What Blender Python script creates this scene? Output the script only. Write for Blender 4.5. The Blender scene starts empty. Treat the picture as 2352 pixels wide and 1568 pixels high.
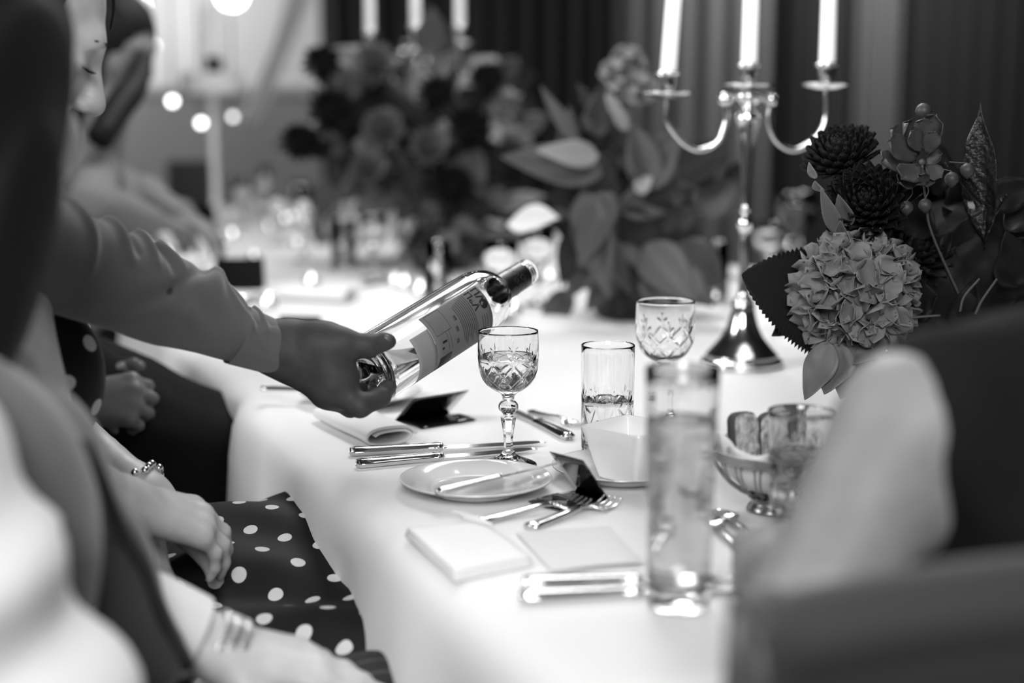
import bpy, math, random
import numpy as np
from mathutils import Vector, Matrix
R = math.radians
rnd = random.Random(7)
scene = bpy.context.scene
COL = scene.collection

# ---------------------------------------------------------------- camera, world, exposure, lights
CAM = Vector((0, 0, 1.13)); PITCH = R(8.9); FPX = 3267.0
cam_d = bpy.data.cameras.new('camera'); cam = bpy.data.objects.new('camera', cam_d); COL.objects.link(cam)
cam.location = CAM; cam.rotation_euler = (R(90) - PITCH, 0, 0)
cam_d.lens = 50.0; cam_d.sensor_width = 36.0; cam_d.clip_start = 0.05; cam_d.clip_end = 60
cam_d.dof.use_dof = True; cam_d.dof.focus_distance = 1.56; cam_d.dof.aperture_fstop = 1.9
cam_d.dof.aperture_blades = 0
scene.camera = cam
world = bpy.data.worlds.new('world'); scene.world = world; world.use_nodes = True
world.node_tree.nodes['Background'].inputs[0].default_value = (1, 1, 1, 1)
world.node_tree.nodes['Background'].inputs[1].default_value = 0.012
scene.view_settings.view_transform = 'Standard'; scene.view_settings.look = 'None'
scene.view_settings.gamma = 1; scene.view_settings.use_curve_mapping = False
scene.view_settings.exposure = 0.36

def light(name, kind, loc, power, target=None, size=0.3, size_y=None, spot=60, blend=0.6):
    d = bpy.data.lights.new(name, kind); o = bpy.data.objects.new(name, d); COL.objects.link(o)
    o.location = loc; d.energy = power
    if kind == 'AREA':
        d.size = size
        if size_y: d.shape = 'RECTANGLE'; d.size_y = size_y
    else:
        d.shadow_soft_size = size
    if kind == 'SPOT': d.spot_size = R(spot); d.spot_blend = blend
    if target is not None:
        o.rotation_euler = (Vector(target) - Vector(loc)).to_track_quat('-Z', 'Y').to_euler()
    return o
light('ceiling_panel_near', 'AREA', (0.50, 1.75, 2.75), 5, (0.10, 1.3, 0.75), 0.9)
light('side_fill_left', 'AREA', (-2.0, 1.2, 2.0), 38, (-0.1, 1.2, 0.75), 0.9)  # low side fill added to brighten the hanging side of the cloth
light('ceiling_panel_far', 'AREA', (0.0, 3.7, 2.9), 40, (-0.3, 3.3, 0.75), 1.0)
light('downlight_seat', 'SPOT', (-0.15, 0.25, 2.9), 46, (-0.28, 0.78, 0.8), 0.12, spot=34, blend=0.8)
light('wall_washer', 'AREA', (-2.6, 7.6, 2.9), 56, (-2.6, 8.9, 1.6), 1.2)
light('fill_behind', 'AREA', (-0.15, -1.6, 2.35), 72, (0.05, 1.3, 0.85), 1.2)  # unseen fill added behind the camera to lift faces turned towards it
light('candle_fill_spot', 'SPOT', (-0.25, 0.55, 2.95), 150, (0.36, 2.19, 1.30), 0.05, spot=10, blend=0.4)  # narrow spot added only to brighten the candles, no fixture there
light('curtain_fill', 'AREA', (2.0, 7.6, 2.8), 40, (1.9, 8.8, 1.8), 1.0)  # unseen area light added to lift the grey drapes
# hanging lamp bulbs of the chandelier over the table (out of view, they give the glints)
for bx, by, bz in ((0.15, 2.15, 2.15), (0.32, 2.02, 2.2), (0.5, 2.12, 2.15), (0.42, 2.3, 2.2), (0.22, 2.32, 2.18), (0.33, 2.17, 2.35),
                   (-0.35, 3.4, 2.2), (-0.15, 3.5, 2.25)):
    light('chandelier_bulb', 'POINT', (bx, by, bz), 1.0, size=0.022)

# ---------------------------------------------------------------- frames of reference
SP, CP = math.sin(PITCH), math.cos(PITCH)
def C(x, y, d):
    """world point on the line of sight through photo pixel x, y at depth d"""
    u = (x - 1176) / FPX; v = (y - 784) / FPX
    return Vector((u * d, d * CP - v * d * SP, CAM.z - d * SP - v * d * CP))
def TP(x, y, z=0.751):
    u = (x - 1176) / FPX; v = (y - 784) / FPX
    t = (CAM.z - z) / (SP + v * CP)
    return Vector((u * t, (CP - v * SP) * t, z))
TROT = R(21.6)
EA = Vector((-0.368, 0.930, 0)); EB = Vector((0.930, 0.368, 0)); TO = Vector((0.036, 0.86, 0))
TZ = 0.751
def T(a, b, z=TZ): return TO + EA * a + EB * b + Vector((0, 0, z))

# ---------------------------------------------------------------- materials
MATS = {}
def mat(name, g, rough=0.5, metal=0.0, trans=0.0, ior=1.45, coat=0.0, sheen=0.0, spec=0.5, bump=None, vary=None, sss=0.0, emit=0.0):
    if name in MATS: return MATS[name]
    m = bpy.data.materials.new(name); m.use_nodes = True; nt = m.node_tree
    b = nt.nodes['Principled BSDF']
    b.inputs['Base Color'].default_value = (g, g, g, 1); b.inputs['Roughness'].default_value = rough
    b.inputs['Metallic'].default_value = metal; b.inputs['Transmission Weight'].default_value = trans
    b.inputs['IOR'].default_value = ior; b.inputs['Coat Weight'].default_value = coat
    b.inputs['Sheen Weight'].default_value = sheen; b.inputs['Specular IOR Level'].default_value = spec
    if sss: b.inputs['Subsurface Weight'].default_value = sss; b.inputs['Subsurface Radius'].default_value = (0.01, 0.01, 0.01)
    if emit:
        b.inputs['Emission Color'].default_value = (1, 1, 1, 1); b.inputs['Emission Strength'].default_value = emit
    tc = None
    if bump or vary:
        tc = nt.nodes.new('ShaderNodeTexCoord')
    if bump:
        sc, st, dist = bump
        n = nt.nodes.new('ShaderNodeTexNoise'); n.inputs['Scale'].default_value = sc; n.inputs['Detail'].default_value = 4
        nt.links.new(tc.outputs['Object'], n.inputs['Vector'])
        bp = nt.nodes.new('ShaderNodeBump'); bp.inputs['Strength'].default_value = st; bp.inputs['Distance'].default_value = dist
        nt.links.new(n.outputs['Fac'], bp.inputs['Height']); nt.links.new(bp.outputs['Normal'], b.inputs['Normal'])
    if vary:
        sc, lo, hi = vary
        n = nt.nodes.new('ShaderNodeTexNoise'); n.inputs['Scale'].default_value = sc; n.inputs['Detail'].default_value = 5
        nt.links.new(tc.outputs['Object'], n.inputs['Vector'])
        rp = nt.nodes.new('ShaderNodeValToRGB')
        rp.color_ramp.elements[0].position = 0.35; rp.color_ramp.elements[1].position = 0.65
        rp.color_ramp.elements[0].color = (lo, lo, lo, 1); rp.color_ramp.elements[1].color = (hi, hi, hi, 1)
        nt.links.new(n.outputs['Fac'], rp.inputs['Fac']); nt.links.new(rp.outputs['Color'], b.inputs['Base Color'])
    MATS[name] = m
    return m
def nodes_of(m): return m.node_tree.nodes, m.node_tree.links, m.node_tree.nodes['Principled BSDF']

M_CLOTH = mat('white_linen', 0.77, 0.85, sheen=0.2, bump=(260, 0.12, 0.0006))
M_NAPKIN = mat('napkin_linen', 0.78, 0.85, bump=(500, 0.15, 0.0005))
M_SILVER = mat('polished_silver', 0.78, 0.14, 1.0)
M_BRUSHED = mat('brushed_steel', 0.85, 0.38, 1.0)
M_SILVER_SOFT = mat('worn_silver', 0.32, 0.25, 1.0)
M_CHINA = mat('glazed_china', 0.88, 0.12, coat=0.5)
M_CHINA_RIM = mat('china_gilt_rim', 0.30, 0.2, 0.8)
M_GLASS = mat('crystal_glass', 1.0, 0.0, trans=1.0, ior=1.52)
M_WATER = mat('water', 1.0, 0.0, trans=1.0, ior=1.33)
M_CLOUDY = mat('cloudy_drink', 1.0, 0.06, trans=0.78, ior=1.33)
M_CARD = mat('black_gloss_card', 0.006, 0.06, coat=1.0)
M_WAX = mat('candle_wax', 0.90, 0.45, sss=0.6)
_w = M_WAX.node_tree.nodes['Principled BSDF']; _w.inputs['Subsurface Weight'].default_value = 0.4; _w.inputs['Subsurface Scale'].default_value = 1.0; _w.inputs['Subsurface Radius'].default_value = (0.02, 0.02, 0.02)
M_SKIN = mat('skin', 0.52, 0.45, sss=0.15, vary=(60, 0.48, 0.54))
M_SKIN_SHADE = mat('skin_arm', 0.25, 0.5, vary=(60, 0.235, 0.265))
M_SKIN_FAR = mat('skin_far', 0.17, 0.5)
M_SKIN_DARK = mat('skin_shade_toned', 0.048, 0.6, spec=0.3, vary=(60, 0.042, 0.054))  # waiter's skin, shade on the hand put into its darker colour
M_HAIR = mat('dark_hair', 0.008, 0.6, spec=0.2)
M_SHIRT_WHITE = mat('white_shirt_cotton', 0.72, 0.85, sheen=0.2)
M_SHIRT_GREY = mat('grey_shirt_cotton', 0.10, 0.85, sheen=0.3, bump=(700, 0.1, 0.0004))
M_VEST = mat('grey_waistcoat_wool', 0.030, 0.9, sheen=0.3)
M_BINDING = mat('dark_binding', 0.02, 0.8)
M_DARK = mat('dark_suit_wool', 0.005, 0.9, spec=0.2)
M_DARKDRESS = mat('dark_dress_cloth', 0.006, 0.85, spec=0.2)
M_WOOD = mat('dark_stained_wood', 0.03, 0.4, vary=(14, 0.02, 0.045))
M_PAPER = mat('menu_paper', 0.66, 0.8)
M_BLACK = mat('black_plastic', 0.008, 0.4)
M_LEAF_DARK = mat('dark_leaf', 0.008, 0.6, spec=0.25, bump=(90, 0.3, 0.001))
M_LEAF_GLOSS = mat('glossy_leaf', 0.012, 0.22, coat=0.25, bump=(110, 1.0, 0.006))
M_LEAF_MID = mat('mid_grey_leaf', 0.045, 0.5, bump=(60, 0.3, 0.001))
M_LEAF_PALE = mat('pale_leaf', 0.26, 0.55)
M_PETAL_HYD = mat('hydrangea_petal', 0.155, 0.65, bump=(160, 0.3, 0.0008))
M_PETAL_DAHLIA = mat('dark_dahlia_petal', 0.006, 0.7, spec=0.25)
M_PETAL_HELL = mat('hellebore_petal', 0.048, 0.5, bump=(120, 0.3, 0.0008))
M_LEAF_NEAR = mat('near_leaf', 0.11, 0.5, bump=(60, 0.3, 0.001))
M_STEM = mat('flower_stem', 0.08, 0.6)
M_FLAME = mat('flame', 1.0, 1.0, emit=140.0)
M_BULB = mat('lit_bulb', 1.0, 1.0, emit=9.0)

# ---------------------------------------------------------------- mesh helpers
def mk(name, V, F, m=None, parent=None, smooth=True, origin=None, shade_auto=False):
    """one mesh object from world-space verts; a child stores them relative to its top thing"""
    V = np.asarray(V, dtype=float).reshape(-1, 3)
    me = bpy.data.meshes.new(name)
    root = parent
    while root is not None and root.parent is not None: root = root.parent
    o = bpy.data.objects.new(name, me); COL.objects.link(o)
    if parent is not None:
        base = np.array(root.location); o.parent = parent
    else:
        base = np.array(origin if origin is not None else (V.mean(0)[0], V.mean(0)[1], V.min(0)[2]))
        o.location = base
    me.from_pydata((V - base).tolist(), [], [tuple(int(i) for i in f) for f in F])
    me.update()
    if smooth: me.polygons.foreach_set('use_smooth', [True] * len(me.polygons))
    if shade_auto: me.set_sharp_from_angle(angle=R(35))
    if m: me.materials.append(m)
    return o
def thing(name, label, cat, loc, group=None):
    o = bpy.data.objects.new(name, None); COL.objects.link(o); o.location = Vector(loc); o.empty_display_size = 0.02
    return tag(o, label, cat, group)
def tag(o, label, cat, group=None):
    o['label'] = label; o['category'] = cat
    if group: o['group'] = group
    return o
def struct(o): o['kind'] = 'structure'; return o
def kids(o): return [c for c in bpy.data.objects if c.parent == o]
def copy_tree(o, loc, rotz=None, label=None, kidmap=None):
    r = o.copy(); COL.objects.link(r); r.location = Vector(loc)
    if rotz is not None: r.rotation_euler = (0, 0, rotz)
    if label: r['label'] = label
    def rec(src, dst):
        for ch in (kidmap or KID).get(src.name, ()):
            c = ch.copy(); COL.objects.link(c); c.parent = dst; rec(ch, c)
    rec(o, r)
    return r
KID = {}
def index_kids():
    KID.clear()
    for o in bpy.data.objects:
        if o.parent is not None: KID.setdefault(o.parent.name, []).append(o)
def join(*parts):
    V = []; F = []; n = 0
    for v, f in parts:
        v = np.asarray(v, float).reshape(-1, 3); V.append(v); F += [tuple(i + n for i in q) for q in f]; n += len(v)
    return np.concatenate(V), F
def xf(VF, loc=(0, 0, 0), rot=(0, 0, 0), sc=(1, 1, 1)):
    from mathutils import Euler
    M = np.array(Euler(rot).to_matrix()); V = np.asarray(VF[0], float) * np.array(sc)
    return V @ M.T + np.array(loc), VF[1]
def frame(VF, o, ex, ey, ez):
    V = np.asarray(VF[0], float)
    return V[:, :1] * np.array(ex) + V[:, 1:2] * np.array(ey) + V[:, 2:3] * np.array(ez) + np.array(o), VF[1]
def grid_faces(nu, nv, wrap_u=False, wrap_v=False, off=0):
    F = []
    for i in range(nu if wrap_u else nu - 1):
        for j in range(nv if wrap_v else nv - 1):
            a = i * nv + j; b = ((i + 1) % nu) * nv + j; c = ((i + 1) % nu) * nv + (j + 1) % nv; d = i * nv + (j + 1) % nv
            F.append((a + off, b + off, c + off, d + off))
    return F
def lathe(prof, n=48, cap0=False, cap1=False, rfun=None, nd=None):
    """prof: list of (r, z); rfun(theta, r, z) gives a displaced radius"""
    prof = np.array(prof, float); th = np.arange(n) * 2 * math.pi / n
    Rr = np.repeat(prof[:, :1], n, 1); Z = np.repeat(prof[:, 1:2], n, 1); TH = np.repeat(th[None, :], len(prof), 0)
    if rfun is not None:
        R2 = rfun(TH, Rr, Z)
        if nd is not None: R2[nd:] = Rr[nd:]
        Rr = R2
    V = np.stack([Rr * np.cos(TH), Rr * np.sin(TH), Z], -1).reshape(-1, 3)
    F = [(i * n + j, i * n + (j + 1) % n, (i + 1) * n + (j + 1) % n, (i + 1) * n + j) for i in range(len(prof) - 1) for j in range(n)]
    if cap0: F.append(tuple(range(n - 1, -1, -1)))
    if cap1: F.append(tuple((len(prof) - 1) * n + j for j in range(n)))
    return V, F
def smooth_prof(pts, k=4):
    """Catmull-Rom through the profile points"""
    P = np.array(pts, float); P = np.vstack([2 * P[0] - P[1], P, 2 * P[-1] - P[-2]]); out = []
    for i in range(1, len(P) - 2):
        for s in range(k):
            t = s / k
            out.append(0.5 * (2 * P[i] + (P[i + 1] - P[i - 1]) * t + (2 * P[i - 1] - 5 * P[i] + 4 * P[i + 1] - P[i + 2]) * t * t + (3 * P[i] - P[i - 1] - 3 * P[i + 1] + P[i + 2]) * t ** 3))
    out.append(P[-2])
    return np.array(out)
def tube(pts, rad, n=10, caps=True, flat=1.0, up=None, rfun=None):
    P = np.array([tuple(p) for p in pts], float); m = len(P)
    rad = np.full(m, rad, float) if np.isscalar(rad) else np.array(rad, float)
    Tn = np.gradient(P, axis=0); Tn /= np.linalg.norm(Tn, axis=1)[:, None] + 1e-12
    u = np.array(up if up is not None else (0, 0, 1), float)
    if abs(np.dot(u, Tn[0])) > 0.95: u = np.array((1.0, 0, 0))
    V = []
    th = np.arange(n) * 2 * math.pi / n
    for i in range(m):
        u = u - np.dot(u, Tn[i]) * Tn[i]; u /= np.linalg.norm(u) + 1e-12
        w = np.cross(Tn[i], u)
        rr = rad[i] if rfun is None else rad[i] + rfun(i / (m - 1), th)
        V.append(P[i] + (np.cos(th) * rr)[:, None] * w * 1.0 + (np.sin(th) * rr * flat)[:, None] * u)
    V = np.concatenate(V); F = grid_faces(m, n, wrap_v=True)
    if caps: F.append(tuple(range(n))); F.append(tuple((m - 1) * n + j for j in range(n - 1, -1, -1)))
    return V, F
def spline(pts, k=8): return smooth_prof([tuple(p) for p in pts], k)
def box(sx, sy, sz, b=0.0, c=(0, 0, 0)):
    import bmesh
    bm = bmesh.new(); bmesh.ops.create_cube(bm, size=1.0)
    for v in bm.verts: v.co = Vector((v.co.x * sx + c[0], v.co.y * sy + c[1], v.co.z * sz + c[2]))
    if b: bmesh.ops.bevel(bm, geom=bm.edges[:], offset=b, segments=2, affect='EDGES', profile=0.7)
    V = [tuple(v.co) for v in bm.verts]; bm.verts.index_update(); F = [tuple(v.index for v in f.verts) for f in bm.faces]; bm.free()
    return V, F
def solid(V, F, nu, nv, th):
    """thicken a nu x nv grid sheet along its normals"""
    V = np.asarray(V, float).reshape(nu, nv, 3)
    du = np.gradient(V, axis=0); dv = np.gradient(V, axis=1); N = np.cross(du, dv); N /= np.linalg.norm(N, axis=2)[..., None] + 1e-12
    W = np.concatenate([(V + N * th / 2).reshape(-1, 3), (V - N * th / 2).reshape(-1, 3)]); o = nu * nv
    G = grid_faces(nu, nv); FF = list(G) + [tuple(i + o for i in reversed(f)) for f in G]
    for i in range(nu - 1):
        for j in (0, nv - 1):
            a, b = i * nv + j, (i + 1) * nv + j
            q = (a, a + o, b + o, b); FF.append(q if j == 0 else tuple(reversed(q)))
    for j in range(nv - 1):
        for i in (0, nu - 1):
            a, b = i * nv + j, i * nv + j + 1
            q = (a, b, b + o, a + o); FF.append(q if i == 0 else tuple(reversed(q)))
    return W, FF
def noise3(P, sc, seed=0):
    """cheap smooth value noise from sines"""
    P = np.asarray(P) * sc; x, y, z = P[..., 0] + seed * 1.7, P[..., 1] - seed * 0.9, P[..., 2] + seed * 0.37
    return (np.sin(x + 1.3 * np.sin(y * 0.9 + z * 0.5)) + np.sin(1.7 * y + 1.1 * np.sin(z * 1.3 + x * 0.4) + 2.1) + np.sin(1.3 * z + 1.5 * np.sin(x * 0.8) + 4.2)) / 3

# ---------------------------------------------------------------- implicit surfaces for bodies
def smin(a, b, k):
    if k <= 0: return np.minimum(a, b)
    h = np.clip(0.5 + 0.5 * (b - a) / k, 0, 1)
    return b + (a - b) * h - k * h * (1 - h)
def cap(a, b, ra, rb=None, k=0.02): return ('c', np.array(a, float), np.array(b, float), ra, ra if rb is None else rb, k)
def ell(c, r, M=None, k=0.02): return ('e', np.array(c, float), np.array(r, float), np.eye(3) if M is None else np.array(M, float), 0, k)
def dig(c, r, k=0.008): return ('s', np.array(c, float), r, 0, 0, k)
def sdf_mesh(prims, h, disp=None):
    lo = np.array([1e9] * 3); hi = -lo
    for p in prims:
        if p[0] == 's': continue
        if p[0] == 'c': a = np.minimum(p[1], p[2]) - max(p[3], p[4]); b = np.maximum(p[1], p[2]) + max(p[3], p[4])
        else: a = p[1] - p[2].max(); b = p[1] + p[2].max()
        lo = np.minimum(lo, a); hi = np.maximum(hi, b)
    lo -= 3 * h + 0.012; hi += 3 * h + 0.012
    N = np.ceil((hi - lo) / h).astype(int) + 1
    ax = [lo[i] + np.arange(N[i]) * h for i in range(3)]
    F = np.full(N, 0.3, np.float32)
    for p in prims:
        k = p[5]; pad = k + 2.5 * h + 0.01
        if p[0] == 'c': a = np.minimum(p[1], p[2]) - max(p[3], p[4]) - pad; b = np.maximum(p[1], p[2]) + max(p[3], p[4]) + pad
        elif p[0] == 's': a = p[1] - p[2] - pad; b = p[1] + p[2] + pad
        else: a = p[1] - p[2].max() - pad; b = p[1] + p[2].max() + pad
        i0 = np.clip(np.floor((a - lo) / h).astype(int), 0, N - 1); i1 = np.clip(np.ceil((b - lo) / h).astype(int) + 1, 1, N)
        sl = tuple(slice(i0[q], i1[q]) for q in range(3))
        X, Y, Z = np.meshgrid(ax[0][sl[0]], ax[1][sl[1]], ax[2][sl[2]], indexing='ij')
        if X.size == 0: continue
        if p[0] == 'c':
            ba = p[2] - p[1]; L = max(ba @ ba, 1e-12)
            px, py, pz = X - p[1][0], Y - p[1][1], Z - p[1][2]
            t = np.clip((px * ba[0] + py * ba[1] + pz * ba[2]) / L, 0, 1)
            d = np.sqrt((px - t * ba[0]) ** 2 + (py - t * ba[1]) ** 2 + (pz - t * ba[2]) ** 2) - (p[3] + (p[4] - p[3]) * t)
        elif p[0] == 's':
            d = np.sqrt((X - p[1][0]) ** 2 + (Y - p[1][1]) ** 2 + (Z - p[1][2]) ** 2) - p[2]
            F[sl] = -smin(-F[sl], d.astype(np.float32), k); continue
        else:
            Q = np.stack([X - p[1][0], Y - p[1][1], Z - p[1][2]], -1) @ p[3]
            k0 = np.sqrt(((Q / p[2]) ** 2).sum(-1)); k1 = np.sqrt(((Q / p[2] ** 2) ** 2).sum(-1)) + 1e-9
            d = k0 * (k0 - 1) / k1
        F[sl] = smin(F[sl], d.astype(np.float32), k)
    if disp is not None:
        near = np.abs(F) < 0.05
        idx = np.argwhere(near); F[near] += disp(lo + idx * h).astype(np.float32)
    return surface_nets(F, lo, h)
def surface_nets(F, lo, h):
    S = F < 0
    nx, ny, nz = F.shape
    cnt = np.zeros((nx - 1, ny - 1, nz - 1), np.uint8)
    for i in (0, 1):
        for j in (0, 1):
            for k in (0, 1): cnt += S[i:nx - 1 + i, j:ny - 1 + j, k:nz - 1 + k]
    act = (cnt > 0) & (cnt < 8); idx = np.argwhere(act); vid = np.full(act.shape, -1, np.int64); vid[act] = np.arange(len(idx))
    acc = np.zeros((len(idx), 3)); c = np.zeros(len(idx))
    I, J, K = idx.T
    for axis in range(3):
        o1, o2 = [q for q in range(3) if q != axis]
        for p in (0, 1):
            for q in (0, 1):
                off = [0, 0, 0]; off[o1] = p; off[o2] = q
                f0 = F[I + off[0], J + off[1], K + off[2]]; off2 = list(off); off2[axis] = 1
                f1 = F[I + off2[0], J + off2[1], K + off2[2]]
                cr = (f0 < 0) != (f1 < 0); t = np.where(cr, f0 / np.where(cr, f0 - f1, 1), 0)
                acc[:, axis] += np.where(cr, t, 0); acc[:, o1] += np.where(cr, p, 0); acc[:, o2] += np.where(cr, q, 0); c += cr
    V = lo + (idx + acc / np.maximum(c, 1)[:, None]) * h
    quads = []
    for axis in range(3):
        o1, o2 = [(1, 2), (2, 0), (0, 1)][axis]
        sl0 = [slice(None)] * 3; sl1 = [slice(None)] * 3; sl0[axis] = slice(0, -1); sl1[axis] = slice(1, None)
        cr = S[tuple(sl0)] != S[tuple(sl1)]
        e = np.argwhere(cr); e = e[(e[:, o1] > 0) & (e[:, o2] > 0) & (e[:, o1] < F.shape[o1] - 1) & (e[:, o2] < F.shape[o2] - 1)]
        s0 = S[tuple(e.T)]
        def cell(d1, d2):
            g = e.copy(); g[:, o1] -= d1; g[:, o2] -= d2; return vid[tuple(g.T)]
        a, b, cc, d = cell(1, 1), cell(0, 1), cell(0, 0), cell(1, 0)
        q = np.stack([a, b, cc, d], 1); q[~s0] = q[~s0][:, ::-1]; quads.append(q)
    Q = np.concatenate(quads)
    return V, Q.tolist()
# ---------------------------------------------------------------- the room
RX0, RX1, RY0, RY1, RZ = -4.6, 3.4, -2.6, 9.0, 3.1
M_FLOOR = mat('dark_carpet', 0.035, 0.95, bump=(300, 0.3, 0.002), vary=(30, 0.025, 0.05))
M_WALL_PALE = mat('cream_plaster', 0.62, 0.9, bump=(25, 0.1, 0.002))
M_WALL_DARK = mat('dark_panelling', 0.02, 0.7, bump=(18, 0.1, 0.002))
M_CEIL = mat('dark_ceiling', 0.05, 0.9)
def slab(name, x0, x1, y0, y1, z0, z1, m):
    V, F = box(x1 - x0, y1 - y0, z1 - z0, 0, ((x0 + x1) / 2, (y0 + y1) / 2, (z0 + z1) / 2))
    return struct(mk(name, V, F, m, smooth=False))
slab('floor', RX0, RX1, RY0, RY1, -0.1, 0, M_FLOOR)
slab('ceiling', RX0, RX1, RY0, RY1, RZ, RZ + 0.1, M_CEIL)
slab('wall_left', RX0 - 0.1, RX0, RY0, RY1, 0, RZ, M_WALL_PALE)
slab('wall_right', RX1, RX1 + 0.1, RY0, RY1, 0, RZ, M_WALL_DARK)
slab('wall_near', RX0, RX1, RY0 - 0.1, RY0, 0, RZ, M_WALL_DARK)
slab('wall_far', RX0, -1.12, RY1, RY1 + 0.1, 0, RZ, M_WALL_PALE)
slab('wall_far', -1.12, RX1, RY1, RY1 + 0.1, 0, RZ, M_WALL_DARK)
slab('trim_1', RX0, -1.12, RY1 - 0.03, RY1, 0.14, 1.28, mat('grey_wainscot', 0.20, 0.8))
slab('trim_2', RX0, -1.12, RY1 - 0.05, RY1, 1.28, 1.33, mat('grey_wainscot_rail', 0.3, 0.6))
slab('baseboard_far', RX0, RX1, RY1 - 0.02, RY1, 0, 0.14, M_WOOD)
slab('baseboard_right', RX1 - 0.02, RX1, RY0, RY1, 0, 0.14, M_WOOD)

def curtain(x0, x1, y, m, label, amp=0.05, folds=9, gap=None):
    nu, nv = 120, 24; u = np.linspace(0, 1, nu); v = np.linspace(0, 1, nv)
    U, W = np.meshgrid(u, v, indexing='ij')
    X = x0 + (x1 - x0) * (U if gap is None else 0.5 + (U - 0.5) * (1 - gap * np.sin(W * math.pi) ** 2))
    ph = 2 * math.pi * folds * U + 0.8 * np.sin(5 * U)
    Y = y + amp * np.sin(ph) * (0.5 + 0.5 * W) + 0.02 * np.sin(2.1 * ph + 1)
    Z = 2.95 - W * 2.92
    V, F = solid(np.stack([X, Y, Z], -1), None, nu, nv, 0.004)
    t = thing('curtain', label, 'curtain', ((x0 + x1) / 2, y, 0.0))
    mk('fabric', V, F, m, t)
    V, F = tube([(x0 - 0.05, y, 2.96), (x1 + 0.05, y, 2.96)], 0.015, 10); mk('rail', V, F, M_WOOD, t)
M_CUR_DARK = mat('dark_velvet', 0.012, 0.9, sheen=0.1); M_CUR_PALE = mat('grey_drape', 0.16, 0.9)
curtain(-1.15, 0.52, 8.7, M_CUR_DARK, 'dark velvet curtain behind the middle of the long table', folds=12)
curtain(0.62, 1.55, 8.75, M_CUR_PALE, 'grey gathered drape behind the nearest lit candles', 0.07, 6)
curtain(1.66, 2.02, 8.7, M_CUR_DARK, 'narrow dark curtain between two grey drapes', folds=4)
curtain(2.08, 2.34, 8.75, M_CUR_PALE, 'slim grey drape right of the right-hand candle', 0.04, 3)
curtain(2.4, 3.3, 8.7, M_CUR_DARK, 'dark curtain filling the corner behind the flowers', folds=7)

# ---------------------------------------------------------------- the long table and its cloth
TL, TW = 5.6, 1.6
def tf(VF): return frame(VF, TO, EB, EA, (0, 0, 1))     # local x = across (b), y = along (a)
table = thing('banquet_table', 'long banquet table hidden under a white floor-reaching cloth', 'table', T(TL / 2, TW / 2, 0))
V, F = tf(box(TW - 0.04, TL - 0.04, 0.03, 0.004, (TW / 2, TL / 2, 0.728))); mk('table_top', V, F, M_WOOD, table, smooth=False)
for a_ in (0.5, 2.8, 5.1):
    for b_ in (0.35, TW - 0.35):
        V, F = tf(box(0.06, 0.06, 0.713, 0.004, (b_, a_, 0.3565))); mk('leg', V, F, M_WOOD, table, smooth=False)
    V, F = tf(box(TW - 0.75, 0.05, 0.08, 0.004, (TW / 2, a_, 0.62))); mk('crossbar', V, F, M_WOOD, table, smooth=False)
def cloth():
    D = 0.50; r = 0.038
    def ax(L, dense):
        out = list(np.linspace(-D, -0.02, 26)) + list(np.linspace(0, min(dense, L), int(min(dense, L) / 0.016)))
        if dense < L: out += list(np.linspace(dense, L, int((L - dense) / 0.05))[1:])
        return np.array(out + list(np.linspace(L + 0.02, L + D, 26)))
    A = ax(TL, 2.0); B = ax(TW, 0.5)
    AA, BB = np.meshgrid(A, B, indexing='ij')
    qa = np.clip(AA, r, TL - r); qb = np.clip(BB, r, TW - r)
    ea, eb = AA - qa, BB - qb; s = np.sqrt(ea ** 2 + eb ** 2); sn = np.where(s > 1e-9, s, 1)
    da, db = ea / sn, eb / sn
    arc = r * math.pi / 2
    off = np.where(s < arc, r * np.sin(np.minimum(s, arc) / r), r); drop = np.where(s < arc, r * (1 - np.cos(np.minimum(s, arc) / r)), r + s - arc)
    hang = np.clip((s - arc) / (D - arc), 0, 1)
    per = np.where(np.abs(db) > np.abs(da), qa * np.sign(db + 1e-9), qb * 1.0 + 17 * np.sign(da)) + np.arctan2(da, db) * 0.15
    fold = np.sin(per * 13 + 1.2 * np.sin(per * 5.3) + hang * 1.2) * 0.6 + np.sin(per * 29 + 2 + np.sin(per * 7)) * 0.25 + 0.5 * np.sin(per * 6.1)
    off = off + hang ** 1.1 * 0.045 + hang ** 0.75 * 0.046 * fold
    # a tuck where the second cloth of the table begins
    off = off - 0.012 * np.exp(-((qa - 1.17) / 0.03) ** 2) * np.clip((s - 0.01) / 0.06, 0, 1) * (db < -0.5) + 0.014 * np.exp(-((qa - 1.10) / 0.05) ** 2) * np.clip((s - 0.01) / 0.08, 0, 1) * (db < -0.5)
    z = 0.7502 - drop
    wr = 0.0006 * np.sin(AA * 21 + 2 * np.sin(BB * 9)) * np.sin(BB * 17 + np.sin(AA * 6)) * (s < 0.01)
    z = z + wr
    PA, PB = qa + da * off, qb + db * off
    V = np.stack([PB, PA, z], -1).reshape(-1, 3)
    V, F = tf((V, grid_faces(len(A), len(B))))
    o = mk('tablecloth', V, [tuple(reversed(f)) for f in F], M_CLOTH)
    return tag(o, 'white tablecloth hanging in folds over the long banquet table', 'tablecloth')
cloth()

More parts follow.
